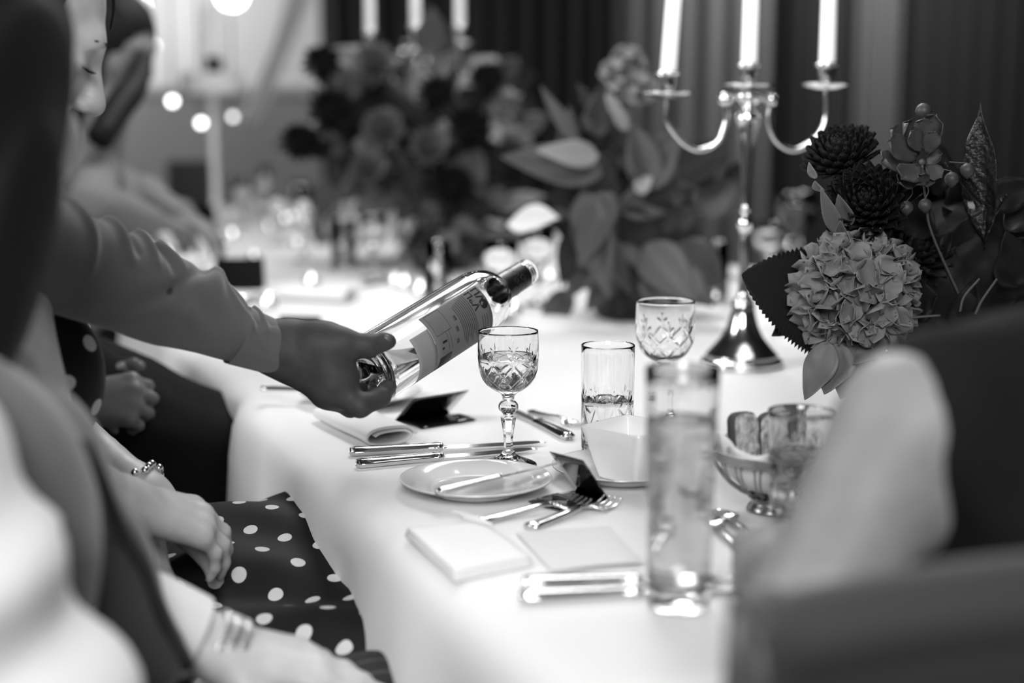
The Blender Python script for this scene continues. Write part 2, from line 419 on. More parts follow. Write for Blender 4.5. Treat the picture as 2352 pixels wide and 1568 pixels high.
# ---------------------------------------------------------------- glassware
def cut_disp(kind, K, z0, z1, zf, dep):
    """V-groove diamonds between z0 and z1 with fans of leaf cuts above at zf"""
    def f(TH, Rr, Z):
        u = TH * K / (2 * math.pi); hz = (z1 - z0) / 2.0
        v = (Z - z0) / hz
        d = np.zeros_like(TH)
        for s in (1, -1):
            fr = np.abs(((u + s * v * 0.5) % 1.0) - 0.5); g = np.clip(1 - (0.5 - fr) / 0.085, 0, 1)
            d = np.maximum(d, g)
        band = np.clip((Z - z0 + 0.003) / 0.004, 0, 1) * np.clip((z1 + 0.003 - Z) / 0.004, 0, 1)
        d = d * band
        fr = np.abs((u % 1.0) - 0.5); X = (fr - 0.5) * 0
        # fans
        uu = ((u + 0.5) % 1.0) - 0.5; arc = uu * 2 * math.pi / K * Rr; zz = Z - zf
        for ang in (-38, 0, 38):
            c, s_ = math.cos(R(ang)), math.sin(R(ang)); L = 0.013 if ang == 0 else 0.0105
            al = arc * s_ + zz * c; pe = arc * c - zz * s_
            t = (al - L * 0.55) / (L * 0.55); w = 0.0023 * np.clip(1 - t * t, 0, 1)
            d = np.maximum(d, np.clip(1 - np.abs(pe) / (w + 1e-6), 0, 1) * (np.abs(t) < 1))
        # vertical split in alternate diamonds
        vert = np.clip(1 - np.abs(uu) * 2 * math.pi / K * Rr / 0.0007, 0, 1) * np.clip((Z - zf) / 0.002, 0, 1) * np.clip((zf + 0.016 - Z) / 0.002, 0, 1)
        d = np.maximum(d, vert * 0.6)
        return Rr - dep * d
    return f
def make_stem_glass(name, label, loc, sc=1.0, hi=True, liquid=0.122, K=9, stretch=(1, 1), dark=None):
    """cut crystal wine glass 15 cm tall: bowl with diamond cuts, knop, faceted stem, domed foot"""
    bowl_o = [(0.0065, .077), (0.0070, .079), (0.010, .0825), (0.017, .0865), (0.0245, .0925), (0.0298, .101), (0.0325, .111), (0.0335, .123), (0.0333, .137), (0.0326, .1515)]
    bowl_i = [(0.0320, .1515), (0.0323, .137), (0.0316, .123), (0.0300, .111), (0.0272, .103), (0.0222, .0955), (0.014, .0905), (0.006, .0888), (0.0004, .0885)]
    low = [(0.0308, .0002), (0.0316, .0018), (0.0298, .0038), (0.019, .0082), (0.0105, .0125), (0.0060, .018), (0.0048, .026), (0.0058, .040), (0.0078, .052), (0.0082, .0555),
           (0.0060, .0585), (0.0070, .0600), (0.0102, .0635), (0.0110, .0670), (0.0102, .0705), (0.0070, .0740), (0.0062, .0755)]
    bw, bh = stretch
    fix = lambda L: [(r * bw if z > .08 else r, z if z <= .079 else .079 + (z - .079) * bh) for r, z in L]
    n = 216 if hi else 24; k = 10 if hi else 2
    po = smooth_prof(low, 4 if hi else 1); pb = smooth_prof(fix(bowl_o), k); pi_ = smooth_prof(fix(bowl_i), 5 if hi else 1)
    z0 = .079 + (.092 - .079) * bh; z1 = .079 + (.116 - .079) * bh; zf = .079 + (.1175 - .079) * bh
    cd = cut_disp('d', K, z0, z1, zf, 0.0014)
    def rf(TH, Rr, Z):
        out = cd(TH, Rr, Z) if hi else Rr
        fac = np.clip((Z - 0.014) / 0.006, 0, 1) * np.clip((0.0565 - Z) / 0.003, 0, 1)
        m = (TH % (math.pi / 3)) - math.pi / 6
        out = out * (1 - fac * (1 - 0.9 / np.cos(m)))
        kn = np.clip((Z - 0.0605) / 0.002, 0, 1) * np.clip((0.0735 - Z) / 0.002, 0, 1)
        return out * (1 - kn * 0.08 * np.abs(np.sin(TH * 4)))
    prof = np.vstack([[(0.0003, 0.0002)], po, pb, pi_])
    V, F = lathe(prof, n, cap0=True, cap1=True, rfun=rf, nd=1 + len(po) + len(pb))
    t = thing(name, label, 'glass', loc)
    V = V * sc + np.array(loc)
    mk('bowl_and_stem', V, F, M_GLASS, t)
    if liquid:
        zl = .079 + (liquid - .079) * bh
        zi = np.array(fix(bowl_i))[::-1]; rl = np.interp(zl, zi[:, 1], zi[:, 0])
        pl = [(r + 0.00012, z - 0.0001) for r, z in fix(bowl_i)[::-1] if z < zl - 0.002]
        pl = smooth_prof(pl + [(rl + 0.00012, zl)], 4 if hi else 1).tolist() + [(rl * 0.9, zl - 0.0006), (rl * 0.5, zl - 0.0007), (0.0003, zl - 0.0007)]
        V, F = lathe(pl, 72 if hi else 20, cap0=True, cap1=True)
        mk('wine', V * sc + np.array(loc), F, dark or M_WATER, t)
    return t
def make_tumbler(name, label, loc, r=0.03, h=0.128, taper=0.94, cuts=True, liquid=0.07, base=0.012, K=9, n=180, zcut=0.5, cat='glass', wall=0.0016, drink=None):
    def ro(z): return r * (taper + (1 - taper) * min(1, z / h))
    zs = list(np.linspace(0.002, h, 90 if cuts else 14))
    prof = [(0.0003, 0.0004), (ro(0) * 0.7, 0.0002), (ro(0) - 0.002, 0.0002)] + [(ro(z), z) for z in zs] + [(ro(h) - wall * 0.5, h + 0.0006)]
    inner = [(ro(z) - wall - 0.0008 * (1 - z / h), z) for z in np.linspace(h, base + 0.004, 14)] + [(ro(base) * 0.8, base + 0.0006), (0.0004, base)]
    rf = cut_disp('d', K, h * 0.08, h * zcut * 0.8, h * zcut * 0.82, 0.0009) if cuts else None
    V, F = lathe(prof + inner, n, cap0=True, cap1=True, rfun=rf, nd=len(prof))
    t = thing(name, label, cat, loc); L = np.array(loc)
    mk('tumbler_body', V + L, F, M_GLASS, t)
    if liquid:
        rr = lambda z: ro(z) - wall - 0.0008 * (1 - z / h) + 0.00012
        pl = [(0.0003, base - 0.0001), (ro(base) * 0.8, base + 0.0004)] + [(rr(z), z) for z in np.linspace(base + 0.004, liquid, 10)] + [(rr(liquid) * 0.92, liquid - 0.0006), (0.0003, liquid - 0.0007)]
        V, F = lathe(pl, 64, cap0=True, cap1=True); mk('water' if drink is None else 'drink', V + L, F, drink or M_WATER, t)
    return t
make_stem_glass('wine_glass', 'cut crystal wine glass, part filled, in focus beside the pouring bottle', (-0.004, 1.531, TZ))
make_stem_glass('goblet', 'empty cut crystal goblet standing behind the tall foreground glass', (0.188, 1.725, TZ), 1.0, True, None, 8, (1.09, 1.12))
make_tumbler('highball_glass', 'straight crystal highball glass behind the square white bowl', (0.108, 1.578, TZ), 0.0302, 0.128, 0.97, True, 0.066, 0.010, 9, 180, 0.62, wall=0.0011)
make_tumbler('tall_glass', 'tall blurred glass of pale drink, nearest glass on the table', (0.131, 1.075, TZ), 0.0288, 0.190, 0.84, False, 0.150, 0.020, 9, 64, drink=M_CLOUDY, wall=0.0012)
xt = make_tumbler('footed_tumbler', 'cut crystal footed tumbler in front of the bread bowl', (0.262, 1.262, TZ + 0.022), 0.0300, 0.096, 0.86, True, 0.058, 0.008, 8, 160, 0.7)
V, F = lathe(smooth_prof([(0.0003, 0.0002), (0.027, 0.0002), (0.0275, 0.0015), (0.018, 0.005), (0.009, 0.009), (0.008, 0.016), (0.016, 0.0218), (0.02, 0.0224)], 4), 48, cap0=True, cap1=True)
mk('foot', V + np.array((0.262, 1.262, TZ)), F, M_GLASS, xt)

# ---------------------------------------------------------------- plates, bowls
def plate_prof(r, h=0.014, deep=0.0):
    return smooth_prof([(0.0004, 0.0008), (r * 0.50, 0.0008), (r * 0.56, 0.0002), (r * 0.60, 0.0012), (r * 0.78, h * 0.55), (r * 0.97, h * 0.93), (r, h), (r * 0.985, h + 0.0014),
                        (r * 0.80, h * 0.62 + 0.0026), (r * 0.62, 0.0052), (r * 0.55, 0.0040), (0.0004, 0.0040)], 5)
def make_plate(label, loc, r, group=None, n=72):
    t = thing('side_plate', label, 'plate', loc, group)
    P = plate_prof(r); V, F = lathe(P, n, True, True); mk('dish', V + np.array(loc), F, M_CHINA, t)
    i = np.argmax(P[:, 0]); V, F = tube([(r * 0.996 * math.cos(q), r * 0.996 * math.sin(q), 0.0146) for q in np.linspace(0, 2 * math.pi, n + 1)], 0.0009, 6, caps=False)
    mk('rim_line', V + np.array(loc), F, M_CHINA_RIM, t)
    return t
make_plate('white side plate with a butter knife across it, in focus', (-0.037, 1.424, TZ), 0.078)
make_plate('white side plate under the pouring hand', (-0.205, 1.895, TZ), 0.082)
make_plate('white saucer under the square white bowl', (0.118, 1.480, TZ), 0.075)

sb = thing('square_bowl', 'square white china bowl on a saucer behind the tall glass', 'bowl', (0.127, 1.464, TZ + 0.0042))
def square_bowl():
    rings = []
    def ring(half, z, rc):
        pts = []
        for q in range(4):
            for s in np.linspace(0, 1, 6, endpoint=False):
                a0 = q * 90 + s * 90 - 45
                pts.append(None)
        out = []
        for i in range(48):
            th = i * 2 * math.pi / 48; c, s_ = math.cos(th), math.sin(th); e = 0.16
            out.append((half * math.copysign(abs(c) ** e, c) if abs(c) > 1e-9 else 0, half * math.copysign(abs(s_) ** e, s_) if abs(s_) > 1e-9 else 0, z))
        return out
    for half, z in [(0.002, 0.0003), (0.024, 0.0003), (0.0262, 0.002), (0.029, 0.012), (0.034, 0.032), (0.0405, 0.055), (0.0400, 0.0565), (0.0386, 0.0565), (0.0375, 0.054), (0.032, 0.034), (0.026, 0.012), (0.022, 0.006), (0.002, 0.005)]:
        rings.append(ring(half, z, 0))
    V = np.array(rings).reshape(-1, 3); F = []
    for i in range(len(rings) - 1):
        for j in range(48): F.append((i * 48 + j, i * 48 + (j + 1) % 48, (i + 1) * 48 + (j + 1) % 48, (i + 1) * 48 + j))
    F.append(tuple(range(47, -1, -1))); F.append(tuple((len(rings) - 1) * 48 + j for j in range(48)))
    return V, F
V, F = xf(square_bowl(), (0.127, 1.464, TZ + 0.0042), (0, 0, R(-43))); mk('dish', V, F, M_CHINA, sb, shade_auto=True)
for i in range(9):
    q = rnd.uniform(0, 6.28); rr = rnd.uniform(0.004, 0.018)
    z_ = 0.011; p = np.array((0.127 + rr * math.cos(q) + 0.006, 1.464 + rr * math.sin(q) + 0.006, TZ + 0.0105))
    V, F = lathe([(0.0002, -0.0006), (0.0009, 0), (0.0002, 0.0006)], 6, True, True); mk('herb_crumb', V + p, F, M_LEAF_DARK, sb)
for k, (px, py) in enumerate([(1395, 1000), (1437, 1002), (1404, 1012), (1412, 1011), (1398, 1003)]):
    p = np.array(C(px, py, 1.525)); V, F = lathe([(0.0002, -0.0006), (0.0010, 0), (0.0002, 0.0006)], 6, True, True); mk('herb_crumb', V + p, F, M_LEAF_DARK, sb)

def bread_bowl(loc):
    t = thing('bread_bowl', 'openwork silver bread bowl on a foot with a lace napkin inside', 'bowl', loc)
    L = np.array(loc)
    V, F = lathe(smooth_prof([(0.0004, 0.001), (0.0225, 0.0005), (0.0235, 0.004), (0.0200, 0.009), (0.0205, 0.012), (0.0225, 0.0145), (0.012, 0.0165), (0.0004, 0.0165)], 4), 56, True, True); mk('foot', V + L, F, M_SILVER_SOFT, t)
    for i in range(18):
        q = i * math.pi / 9; c, s = math.cos(q), math.sin(q); tw = 0.10
        for dq in (-0.045, 0.045):
            pts = [(r * math.cos(q + dq + tw * z / 0.05), r * math.sin(q + dq + tw * z / 0.05), z) for r, z in [(0.0185, 0.0155), (0.034, 0.022), (0.047, 0.033), (0.0555, 0.046), (0.0585, 0.054)]]
            V, F = tube(spline(pts, 3), 0.0009, 6); mk('rib', V + L, F, M_SILVER_SOFT, t)
        pts = [(0.0570 * math.cos(q + tw + a_ * 0.07), 0.0570 * math.sin(q + tw + a_ * 0.07), 0.0505 + 0.004 * math.cos(a_ * 1.5)) for a_ in np.linspace(-1, 1, 7)]
        V, F = tube(pts, 0.0009, 6); mk('hook', V + L, F, M_SILVER_SOFT, t)
    V, F = lathe(smooth_prof([(0.0580, 0.0535), (0.0592, 0.0535), (0.0612, 0.0600), (0.0622, 0.0630), (0.0606, 0.0636), (0.0594, 0.0600), (0.0580, 0.0545), (0.0580, 0.0535)], 3), 72); mk('rim_band', V + L, F, M_SILVER_SOFT, t)
    # lace napkin lining the bowl, its edge rising above the rim at the front
    nu, nv = 96, 22; U, W = np.meshgrid(np.linspace(0, 2 * math.pi, nu), np.linspace(0, 1, nv), indexing='ij')
    rr = 0.004 + 0.0515 * np.sin(W * 1.45); zz = 0.019 + 0.052 * (1 - np.cos(W * 1.42)) + W ** 4 * (0.010 + 0.007 * np.sin(U * 4 + 0.5))
    rr = rr + 0.0012 * np.sin(U * 15) * W
    V, F = solid(np.stack([rr * np.cos(U), rr * np.sin(U), zz], -1), None, nu, nv, 0.0007); mk('lace_napkin', V + L, F, M_NAPKIN, t)
    for i in range(24):   # eyelet embroidery on the upstanding edge
        q = i * 2 * math.pi / 24; r0 = 0.0545; z0 = 0.0635 + 0.006 * math.sin(q * 4 + 0.5)
        pts = [(r0 * math.cos(q + 0.035 * math.cos(a_)), r0 * math.sin(q + 0.035 * math.cos(a_)), z0 + 0.0028 * math.sin(a_)) for a_ in np.linspace(0, 2 * math.pi, 9)]
        V, F = tube(pts, 0.0005, 5, caps=False); mk('eyelet', V + L, F, mat('embroidery_thread', 0.3, 0.9), t)
    return t
BB_ = (0.254, 1.352, TZ); bread_bowl(BB_)
M_CRUMB = mat('bread_crumb', 0.34, 0.95, bump=(190, 1.0, 0.006), vary=(140, 0.24, 0.62)); M_CRUST = mat('bread_crust', 0.06, 0.8, bump=(120, 0.6, 0.003))
def bread(label, loc, yaw, tilt, w=0.052, h=0.052, th=0.013):
    t = thing('bread_slice', label, 'bread', loc, 'bread slices in the silver bowl')
    n = 40; out = []
    for i in range(n):
        q = i * 2 * math.pi / n; c, s = math.cos(q), math.sin(q); e = 0.55
        x = w / 2 * math.copysign(abs(c) ** e, c); z = h / 2 * math.copysign(abs(s) ** e, s) + h / 2
        x *= 1 + 0.05 * math.sin(3 * q + 1); out.append((x, z))
    O = np.array(out); rings = []
    for y, s in [(-th / 2, 0.93), (-th / 2 * 0.9, 0.985), (0, 1.0), (th / 2 * 0.9, 0.985), (th / 2, 0.93)]:
        rings.append(np.stack([O[:, 0] * s, np.full(n, y), (O[:, 1] - h / 2) * s + h / 2], -1))
    V = np.concatenate(rings); F = grid_faces(5, n, wrap_v=True)
    M = Matrix.Translation(Vector(loc)) @ Matrix.Rotation(yaw, 4, 'Z') @ Matrix.Rotation(tilt, 4, 'X'); Mn = np.array(M)
    W_ = V @ Mn[:3, :3].T + Mn[:3, 3]; mk('crust', W_, [tuple(reversed(f)) for f in F], M_CRUST, t)
    for sgn in (-1, 1):
        # crumb face: a fine disc with open pores sunk into it
        m = 18; rr = np.linspace(0.02, 0.965, m); D = []
        for r_ in rr:
            for i in range(n): D.append((O[i, 0] * r_, sgn * (th / 2 + 0.0004), (O[i, 1] - h / 2) * r_ + h / 2))
        D = np.array(D); pore = np.clip(noise3(D, 420, 3) - 0.25, 0, 1) * 0.0035 + np.clip(noise3(D, 800, 5) - 0.2, 0, 1) * 0.0018
        D[:, 1] -= sgn * pore
        FF = grid_faces(m, n, wrap_v=True) + [tuple(range(n))]
        if sgn > 0: FF = [tuple(reversed(f)) for f in FF]
        mk('crumb', D @ Mn[:3, :3].T + Mn[:3, 3], FF, M_CRUMB, t)
    return t
bz = TZ + 0.045
bread('bread slice facing out, left-hand one in the silver bowl', (BB_[0] - 0.026, BB_[1] + 0.004, bz), R(28), R(-8), 0.030, 0.052)
bread('second bread slice in the bowl, seen through the footed tumbler', (BB_[0] + 0.010, BB_[1] + 0.012, bz - 0.004), R(10), R(-4), 0.048, 0.055)
bread('dark-crusted bread slice at the right side of the bowl', (BB_[0] + 0.030, BB_[1] + 0.026, bz), R(66), R(-6), 0.048, 0.054)

# ---------------------------------------------------------------- cutlery
def put(VF, p0, ang, z=0.0, roll=0.0, pitch=0.0):
    M = Matrix.Translation(Vector(p0) + Vector((0, 0, z))) @ Matrix.Rotation(ang, 4, 'Z') @ Matrix.Rotation(-pitch, 4, 'Y') @ Matrix.Rotation(roll, 4, 'X'); Mn = np.array(M)
    return np.asarray(VF[0]) @ Mn[:3, :3].T + Mn[:3, 3], VF[1]
def handle_mesh(L=0.095, w=0.0085, h=0.0042):
    xs = np.array([0, 0.002, 0.006, 0.02, 0.05, 0.08, 0.092, 0.096, 0.099, 0.103, 0.106]) * L / 0.1
    ws = np.array([0.3, 0.8, 1.0, 0.98, 0.86, 0.72, 0.66, 0.82, 0.95, 0.72, 0.5]) * w
    n = 24; V = []
    for x, q in zip(xs, ws):
        for i in range(n):
            th = i * 2 * math.pi / n; k = 1 + 0.09 * math.cos(th * 6)
            V.append((x, q * k * math.cos(th), h + h * (0.6 + 0.4 * q / w) * k * math.sin(th)))
    return np.array(V), [tuple(reversed(f)) for f in grid_faces(len(xs), n, wrap_v=True)] + [tuple(range(n)), tuple(len(xs) * n - 1 - i for i in range(n))]
def make_knife(label, p0, ang, L=0.235, small=False, z=0.0, pitch=0.0, group=None, name='table_knife', blade_m=None, roll=0.0):
    t = thing(name, label, 'knife', Vector(p0) + Vector((0, 0, z)), group)
    hl = L * 0.44; VF = handle_mesh(hl, 0.0095 if not small else 0.0068, 0.0050 if not small else 0.0036)
    mk('handle', *put(VF, p0, ang, z, roll, pitch), M_SILVER, t)
    x = np.linspace(hl * 1.03, L, 26); s = (x - x[0]) / (x[-1] - x[0])
    up = 0.0052 + 0.0030 * s - 0.0085 * np.clip((s - 0.8) / 0.2, 0, 1) ** 2.2; lo = -0.0058 - 0.0026 * np.sin(np.clip(s * 3.0, 0, math.pi / 2)) + 0.010 * np.clip((s - 0.72) / 0.28, 0, 1) ** 2
    up = np.where(s < 0.06, 0.0045, up); V = []
    for i in range(len(x)):
        z0 = 0.0036 if not small else 0.003
        V += [(x[i], up[i], z0 + 0.0009), (x[i], lo[i], z0 + 0.0002), (x[i], lo[i], z0 - 0.0002), (x[i], up[i], z0 - 0.0009)]
    F = [tuple(reversed(f)) for f in grid_faces(len(x), 4, wrap_v=True)] + [(0, 1, 2, 3), tuple(len(x) * 4 - 1 - i for i in range(4))]
    mk('blade', *put((np.array(V), F), p0, ang, z, roll, pitch), blade_m or M_SILVER, t, shade_auto=True)
    return t
def make_fork(label, p0, ang, L=0.20, z=0.0, pitch=0.0, group=None, name='table_fork', sc=1.0):
    t = thing(name, label, 'fork', Vector(p0) + Vector((0, 0, z)), group)
    hl = L * 0.60
    pts = [(0, 0, 0.0022), (L * 0.1, 0, 0.0024), (L * 0.35, 0, 0.0045), (L * 0.55, 0, 0.007), (L * 0.66, 0, 0.0062), (L * 0.70, 0, 0.0052)]
    sp = spline(pts, 5); ws = np.interp(np.linspace(0, 1, len(sp)), [0, 0.08, 0.3, 0.7, 0.95, 1], [0.006, 0.0085, 0.006, 0.0033, 0.0032, 0.005]) * sc
    mk('handle', *put(tube(sp, ws, 10, flat=0.42), p0, ang, z, 0, pitch), M_SILVER, t)
    nu, nv = 14, 9; U, W = np.meshgrid(np.linspace(0, 1, nu), np.linspace(-1, 1, nv), indexing='ij')
    wd = (0.0045 + 0.0085 * np.clip(U * 1.5, 0, 1) ** 0.7) * sc
    S = np.stack([L * (0.69 + 0.10 * U), W * wd, 0.0052 - 0.0036 * np.sin(U * 1.5) + 0.0012 * W ** 2], -1)
    mk('root', *put(solid(S, None, nu, nv, 0.0018), p0, ang, z, 0, pitch), M_SILVER, t)
    for k in (-1.5, -0.5, 0.5, 1.5):
        y = k * 0.0064 * sc
        pts = [(L * 0.785, y, 0.0020), (L * 0.85, y * 1.02, 0.0016), (L * 0.93, y, 0.0034), (L * 1.0, y * 0.95, 0.0082)]
        sp = spline(pts, 4); mk('tine', *put(tube(sp, np.linspace(0.0021, 0.0011, len(sp)) * sc, 8, flat=0.6), p0, ang, z, 0, pitch), M_SILVER, t)
    return t
def make_spoon(label, p0, ang, L=0.15, z=0.0, group=None):
    t = thing('dessert_spoon', label, 'spoon', Vector(p0) + Vector((0, 0, z)), group)
    sp = spline([(0, 0, 0.002), (L * 0.2, 0, 0.0026), (L * 0.5, 0, 0.0055), (L * 0.68, 0, 0.0065), (L * 0.74, 0, 0.0050)], 5)
    ws = np.interp(np.linspace(0, 1, len(sp)), [0, 0.08, 0.3, 0.8, 1], [0.005, 0.0075, 0.005, 0.0026, 0.0034])
    mk('handle', *put(tube(sp, ws, 10, flat=0.45), p0, ang, z), M_SILVER, t)
    nu, nv = 18, 13; U, W = np.meshgrid(np.linspace(0, 1, nu), np.linspace(-1, 1, nv), indexing='ij')
    wd = 0.0165 * np.sqrt(np.clip(1 - (2 * U - 1) ** 2, 0.01, 1)) * (1 - 0.15 * U)
    S = np.stack([L * (0.72 + 0.28 * U), W * wd, 0.0062 - 0.0050 * (1 - (2 * U - 1) ** 2) * (1 - 0.8 * W ** 2) - 0.0005], -1)
    mk('spoon_bowl', *put(solid(S, None, nu, nv, 0.001), p0, ang, z), M_SILVER, t)
    return t
def ang2(p, q): return math.atan2(q[1] - p[1], q[0] - p[0])
p, q = TP(803, 1046), TP(1255, 1022)
make_knife('silver table knife beyond its twin, handle under the folded napkin edge', p, ang2(p, q), (q - p).length)
p, q = TP(818, 1074), TP(1235, 1037)
make_knife('silver fish knife nearest the side plate, below the rolled napkin', p, ang2(p, q), (q - p).length)
p, q = TP(1308, 1012), TP(1176, 948)
make_knife('silver knife beside the wine glass with a dark reflecting blade', p, ang2(p, q), 0.21)
p, q = TP(1218, 948), TP(1338, 985)
make_fork('silver fork beyond the knife, right of the wine glass', p, ang2(p, q), (q - p).length, sc=0.9)
p, q = TP(1003, 1158, 0.757), TP(1235, 1078, 0.775)
make_knife('butter knife lying across the in-focus side plate', p, ang2(p, q), 0.165, True, 0.009, R(3.5), name='butter_knife', roll=R(-14))
p, q = TP(1095, 1202), TP(1330, 1160)
make_fork('silver fork whose tines lie on the flap of the nearer black card', p, ang2(p, q), (q - p).length * 1.06, sc=1.2)
p, q = TP(1215, 1215), TP(1408, 1158)
make_fork('second silver fork, closest to the blank menu, tines past the black card', p, ang2(p, q), (q - p).length, sc=1.2)
p, q = TP(1200, 1350), TP(1690, 1335)
make_knife('blurred silver knife behind the tall foreground glass', p, ang2(p, q), 0.215)
p, q = TP(1192, 1382), TP(1700, 1358)
make_knife('blurred silver knife nearest the camera, passing the tall glass', p, ang2(p, q), 0.215)
p, q = TP(1720, 1282), TP(1610, 1195)
make_spoon('small silver spoon right of the tall glass, nearer of two', p, ang2(p, q), 0.115)
p, q = TP(1760, 1262), TP(1640, 1180)
make_spoon('small silver spoon right of the tall glass, farther of two', p, ang2(p, q), 0.115)
p, q = TP(597, 897, 0.768), TP(800, 905, 0.768)
make_knife('butter knife resting on the plate under the pouring hand', TP(600, 897, 0.7665), ang2(p, q), 0.165, True, 0.0, name='butter_knife')

# ---------------------------------------------------------------- napkins, menu, cards
def rolled_napkin(label, P0, P1, w, h, turns=2.2, th=0.0022, group=None):
    """a flat-rolled napkin: a squashed spiral section swept from P0 to P1"""
    P0, P1 = Vector(P0), Vector(P1); ax = (P1 - P0).normalized(); side = Vector((0, 0, 1)).cross(ax).normalized()
    m = 90; q = np.linspace(0, turns * 2 * math.pi, m); g = 1 - 0.30 * q / q[-1] - 0.25 * (q / q[-1]) ** 3
    cy = w / 2 * np.sign(np.cos(q)) * np.abs(np.cos(q)) ** 0.7 * (0.35 + 0.65 * g); cz = h / 2 + h / 2 * np.sin(q) * g
    nu = 30; L = (P1 - P0).length; rows = []
    for i in range(nu):
        s = i / (nu - 1); bul = 1 + 0.10 * math.sin(s * 9) * (1 - s) - 0.18 * (1 - s)
        row = [P0 + ax * (s * L + 0.006 * math.sin(c * 60)) + side * (a * (0.96 + 0.05 * math.sin(s * 6))) + Vector((0, 0, max(0.0003, c * bul))) for a, c in zip(cy, cz)]
        rows.append([tuple(v) for v in row])
    V, F = solid(np.array(rows), None, nu, m, th); V[:, 2] = np.maximum(V[:, 2], TZ + 0.0003)
    o = mk('napkin', V, F, M_NAPKIN); return tag(o, label, 'napkin', group)
rolled_napkin('rolled white napkin below the pouring hand, open end towards the knives', TP(770, 960), TP(895, 1024), 0.068, 0.024, 1.45, 0.0030)
def folded_napkin(label, corners, tip, group=None):
    A, B, Cc, D = [np.array(TP(*c)) for c in corners]
    t = None
    def layer(z, ins, wob):
        nu = nv = 26; U, W = np.meshgrid(np.linspace(0, 1, nu), np.linspace(0, 1, nv), indexing='ij')
        U = ins + U * (1 - 2 * ins); W = ins + W * (1 - 2 * ins)
        S = (1 - U)[..., None] * (1 - W)[..., None] * A + U[..., None] * (1 - W)[..., None] * B + U[..., None] * W[..., None] * Cc + (1 - U)[..., None] * W[..., None] * D
        e = np.minimum(np.minimum(U, 1 - U), np.minimum(W, 1 - W))
        S[..., 2] = TZ + z * (0.55 + 0.45 * np.clip(e / 0.12, 0, 1) ** 0.5) + wob * np.sin(U * 7 + W * 4)
        return solid(S, None, nu, nv, 0.0030)
    t = thing('folded_napkin', label, 'napkin', (A + B + Cc + D) / 4 * np.array((1, 1, 0)) + np.array((0, 0, TZ)), group)
    for z, i in ((0.0022, 0.0), (0.0058, 0.012), (0.0094, 0.02)):
        V, F = layer(z, i, 0.0004); V[:, 2] = np.maximum(V[:, 2], TZ + 0.0003); mk('fold', V, F, M_NAPKIN, t)
    # turned-up corner flap
    nu, nv = 14, 10; U, W = np.meshgrid(np.linspace(0, 1, nu), np.linspace(0, 1, nv), indexing='ij')
    X0, X1 = D * 0.75 + A * 0.25, D * 0.72 + Cc * 0.28; Tt = np.array(tip)
    S = (1 - U)[..., None] * ((1 - W)[..., None] * X0 + W[..., None] * X1) + U[..., None] * ((1 - W)[..., None] * (Tt + (X0 - X1) * 0.16) + W[..., None] * (Tt - (X0 - X1) * 0.16))
    S[..., 2] = (1 - U) * (TZ + 0.011) + U * Tt[2] + 0.004 * np.sin(U * math.pi)
    V, F = solid(S, None, nu, nv, 0.0025); mk('flap', V, F, M_NAPKIN, t)
    return t
folded_napkin('thick folded white napkin at the near edge of the table', [(930, 1232), (1045, 1338), (1225, 1300), (1105, 1212)], C(1045, 1178, 1.33))
A_, B_, C_, D_ = [np.array(TP(*c, 0.7525)) for c in ((1185, 1222), (1400, 1208), (1478, 1292), (1268, 1312))]
U, W = np.meshgrid(np.linspace(0, 1, 16), np.linspace(0, 1, 12), indexing='ij')
S = (1 - U)[..., None] * (1 - W)[..., None] * A_ + U[..., None] * (1 - W)[..., None] * B_ + U[..., None] * W[..., None] * C_ + (1 - U)[..., None] * W[..., None] * D_
S[..., 2] += 0.0016 * np.sin(U * 3.1) * W
V, F = solid(S, None, 16, 12, 0.0006)
tag(mk('menu_sheet', V, F, M_PAPER, smooth=False), 'blank pale grey menu sheet lying beside the folded napkin', 'menu')

def black_card(label, A, B, k, h, flap, group='black place cards'):
    """folded place card: a flap flat on the cloth and a leaf leaning up and over from the fold A-B"""
    A, B = Vector(A), Vector(B); f = (B - A).normalized(); pn = Vector((f.y, -f.x, 0))
    t = thing('place_card', label, 'place card', (A + B) / 2 * 1.0, group)
    up = pn * k + Vector((0, 0, h))
    def leaf(name, P, Q, v, lift):
        nu, nv = 8, 6; S = np.zeros((nu, nv, 3))
        for i in range(nu):
            for j in range(nv):
                s, u = i / (nu - 1), j / (nv - 1)
                S[i, j] = P + (Q - P) * s + v * u + Vector((0, 0, lift * math.sin(u * math.pi)))
        V, F = solid(S, None, nu, nv, 0.0006); mk(name, V, F, M_CARD, t)
    leaf('upright_leaf', A, B, up, 0.0)
    leaf('flat_leaf', A + Vector((0, 0, 0.0003)), B + Vector((0, 0, 0.0003)), pn * flap, 0.002)
    return t
z_ = Vector((0, 0, 0.0006))
black_card('black gloss place card standing between rolled napkin and wine glass', TP(905, 968) + z_, TP(1030, 948) + z_, 0.044, 0.036, 0.060)
black_card('black gloss place card folded beside the square bowl, forks on its flap', TP(1323, 1128) + z_, TP(1400, 1150) + z_, 0.037, 0.047, 0.066)
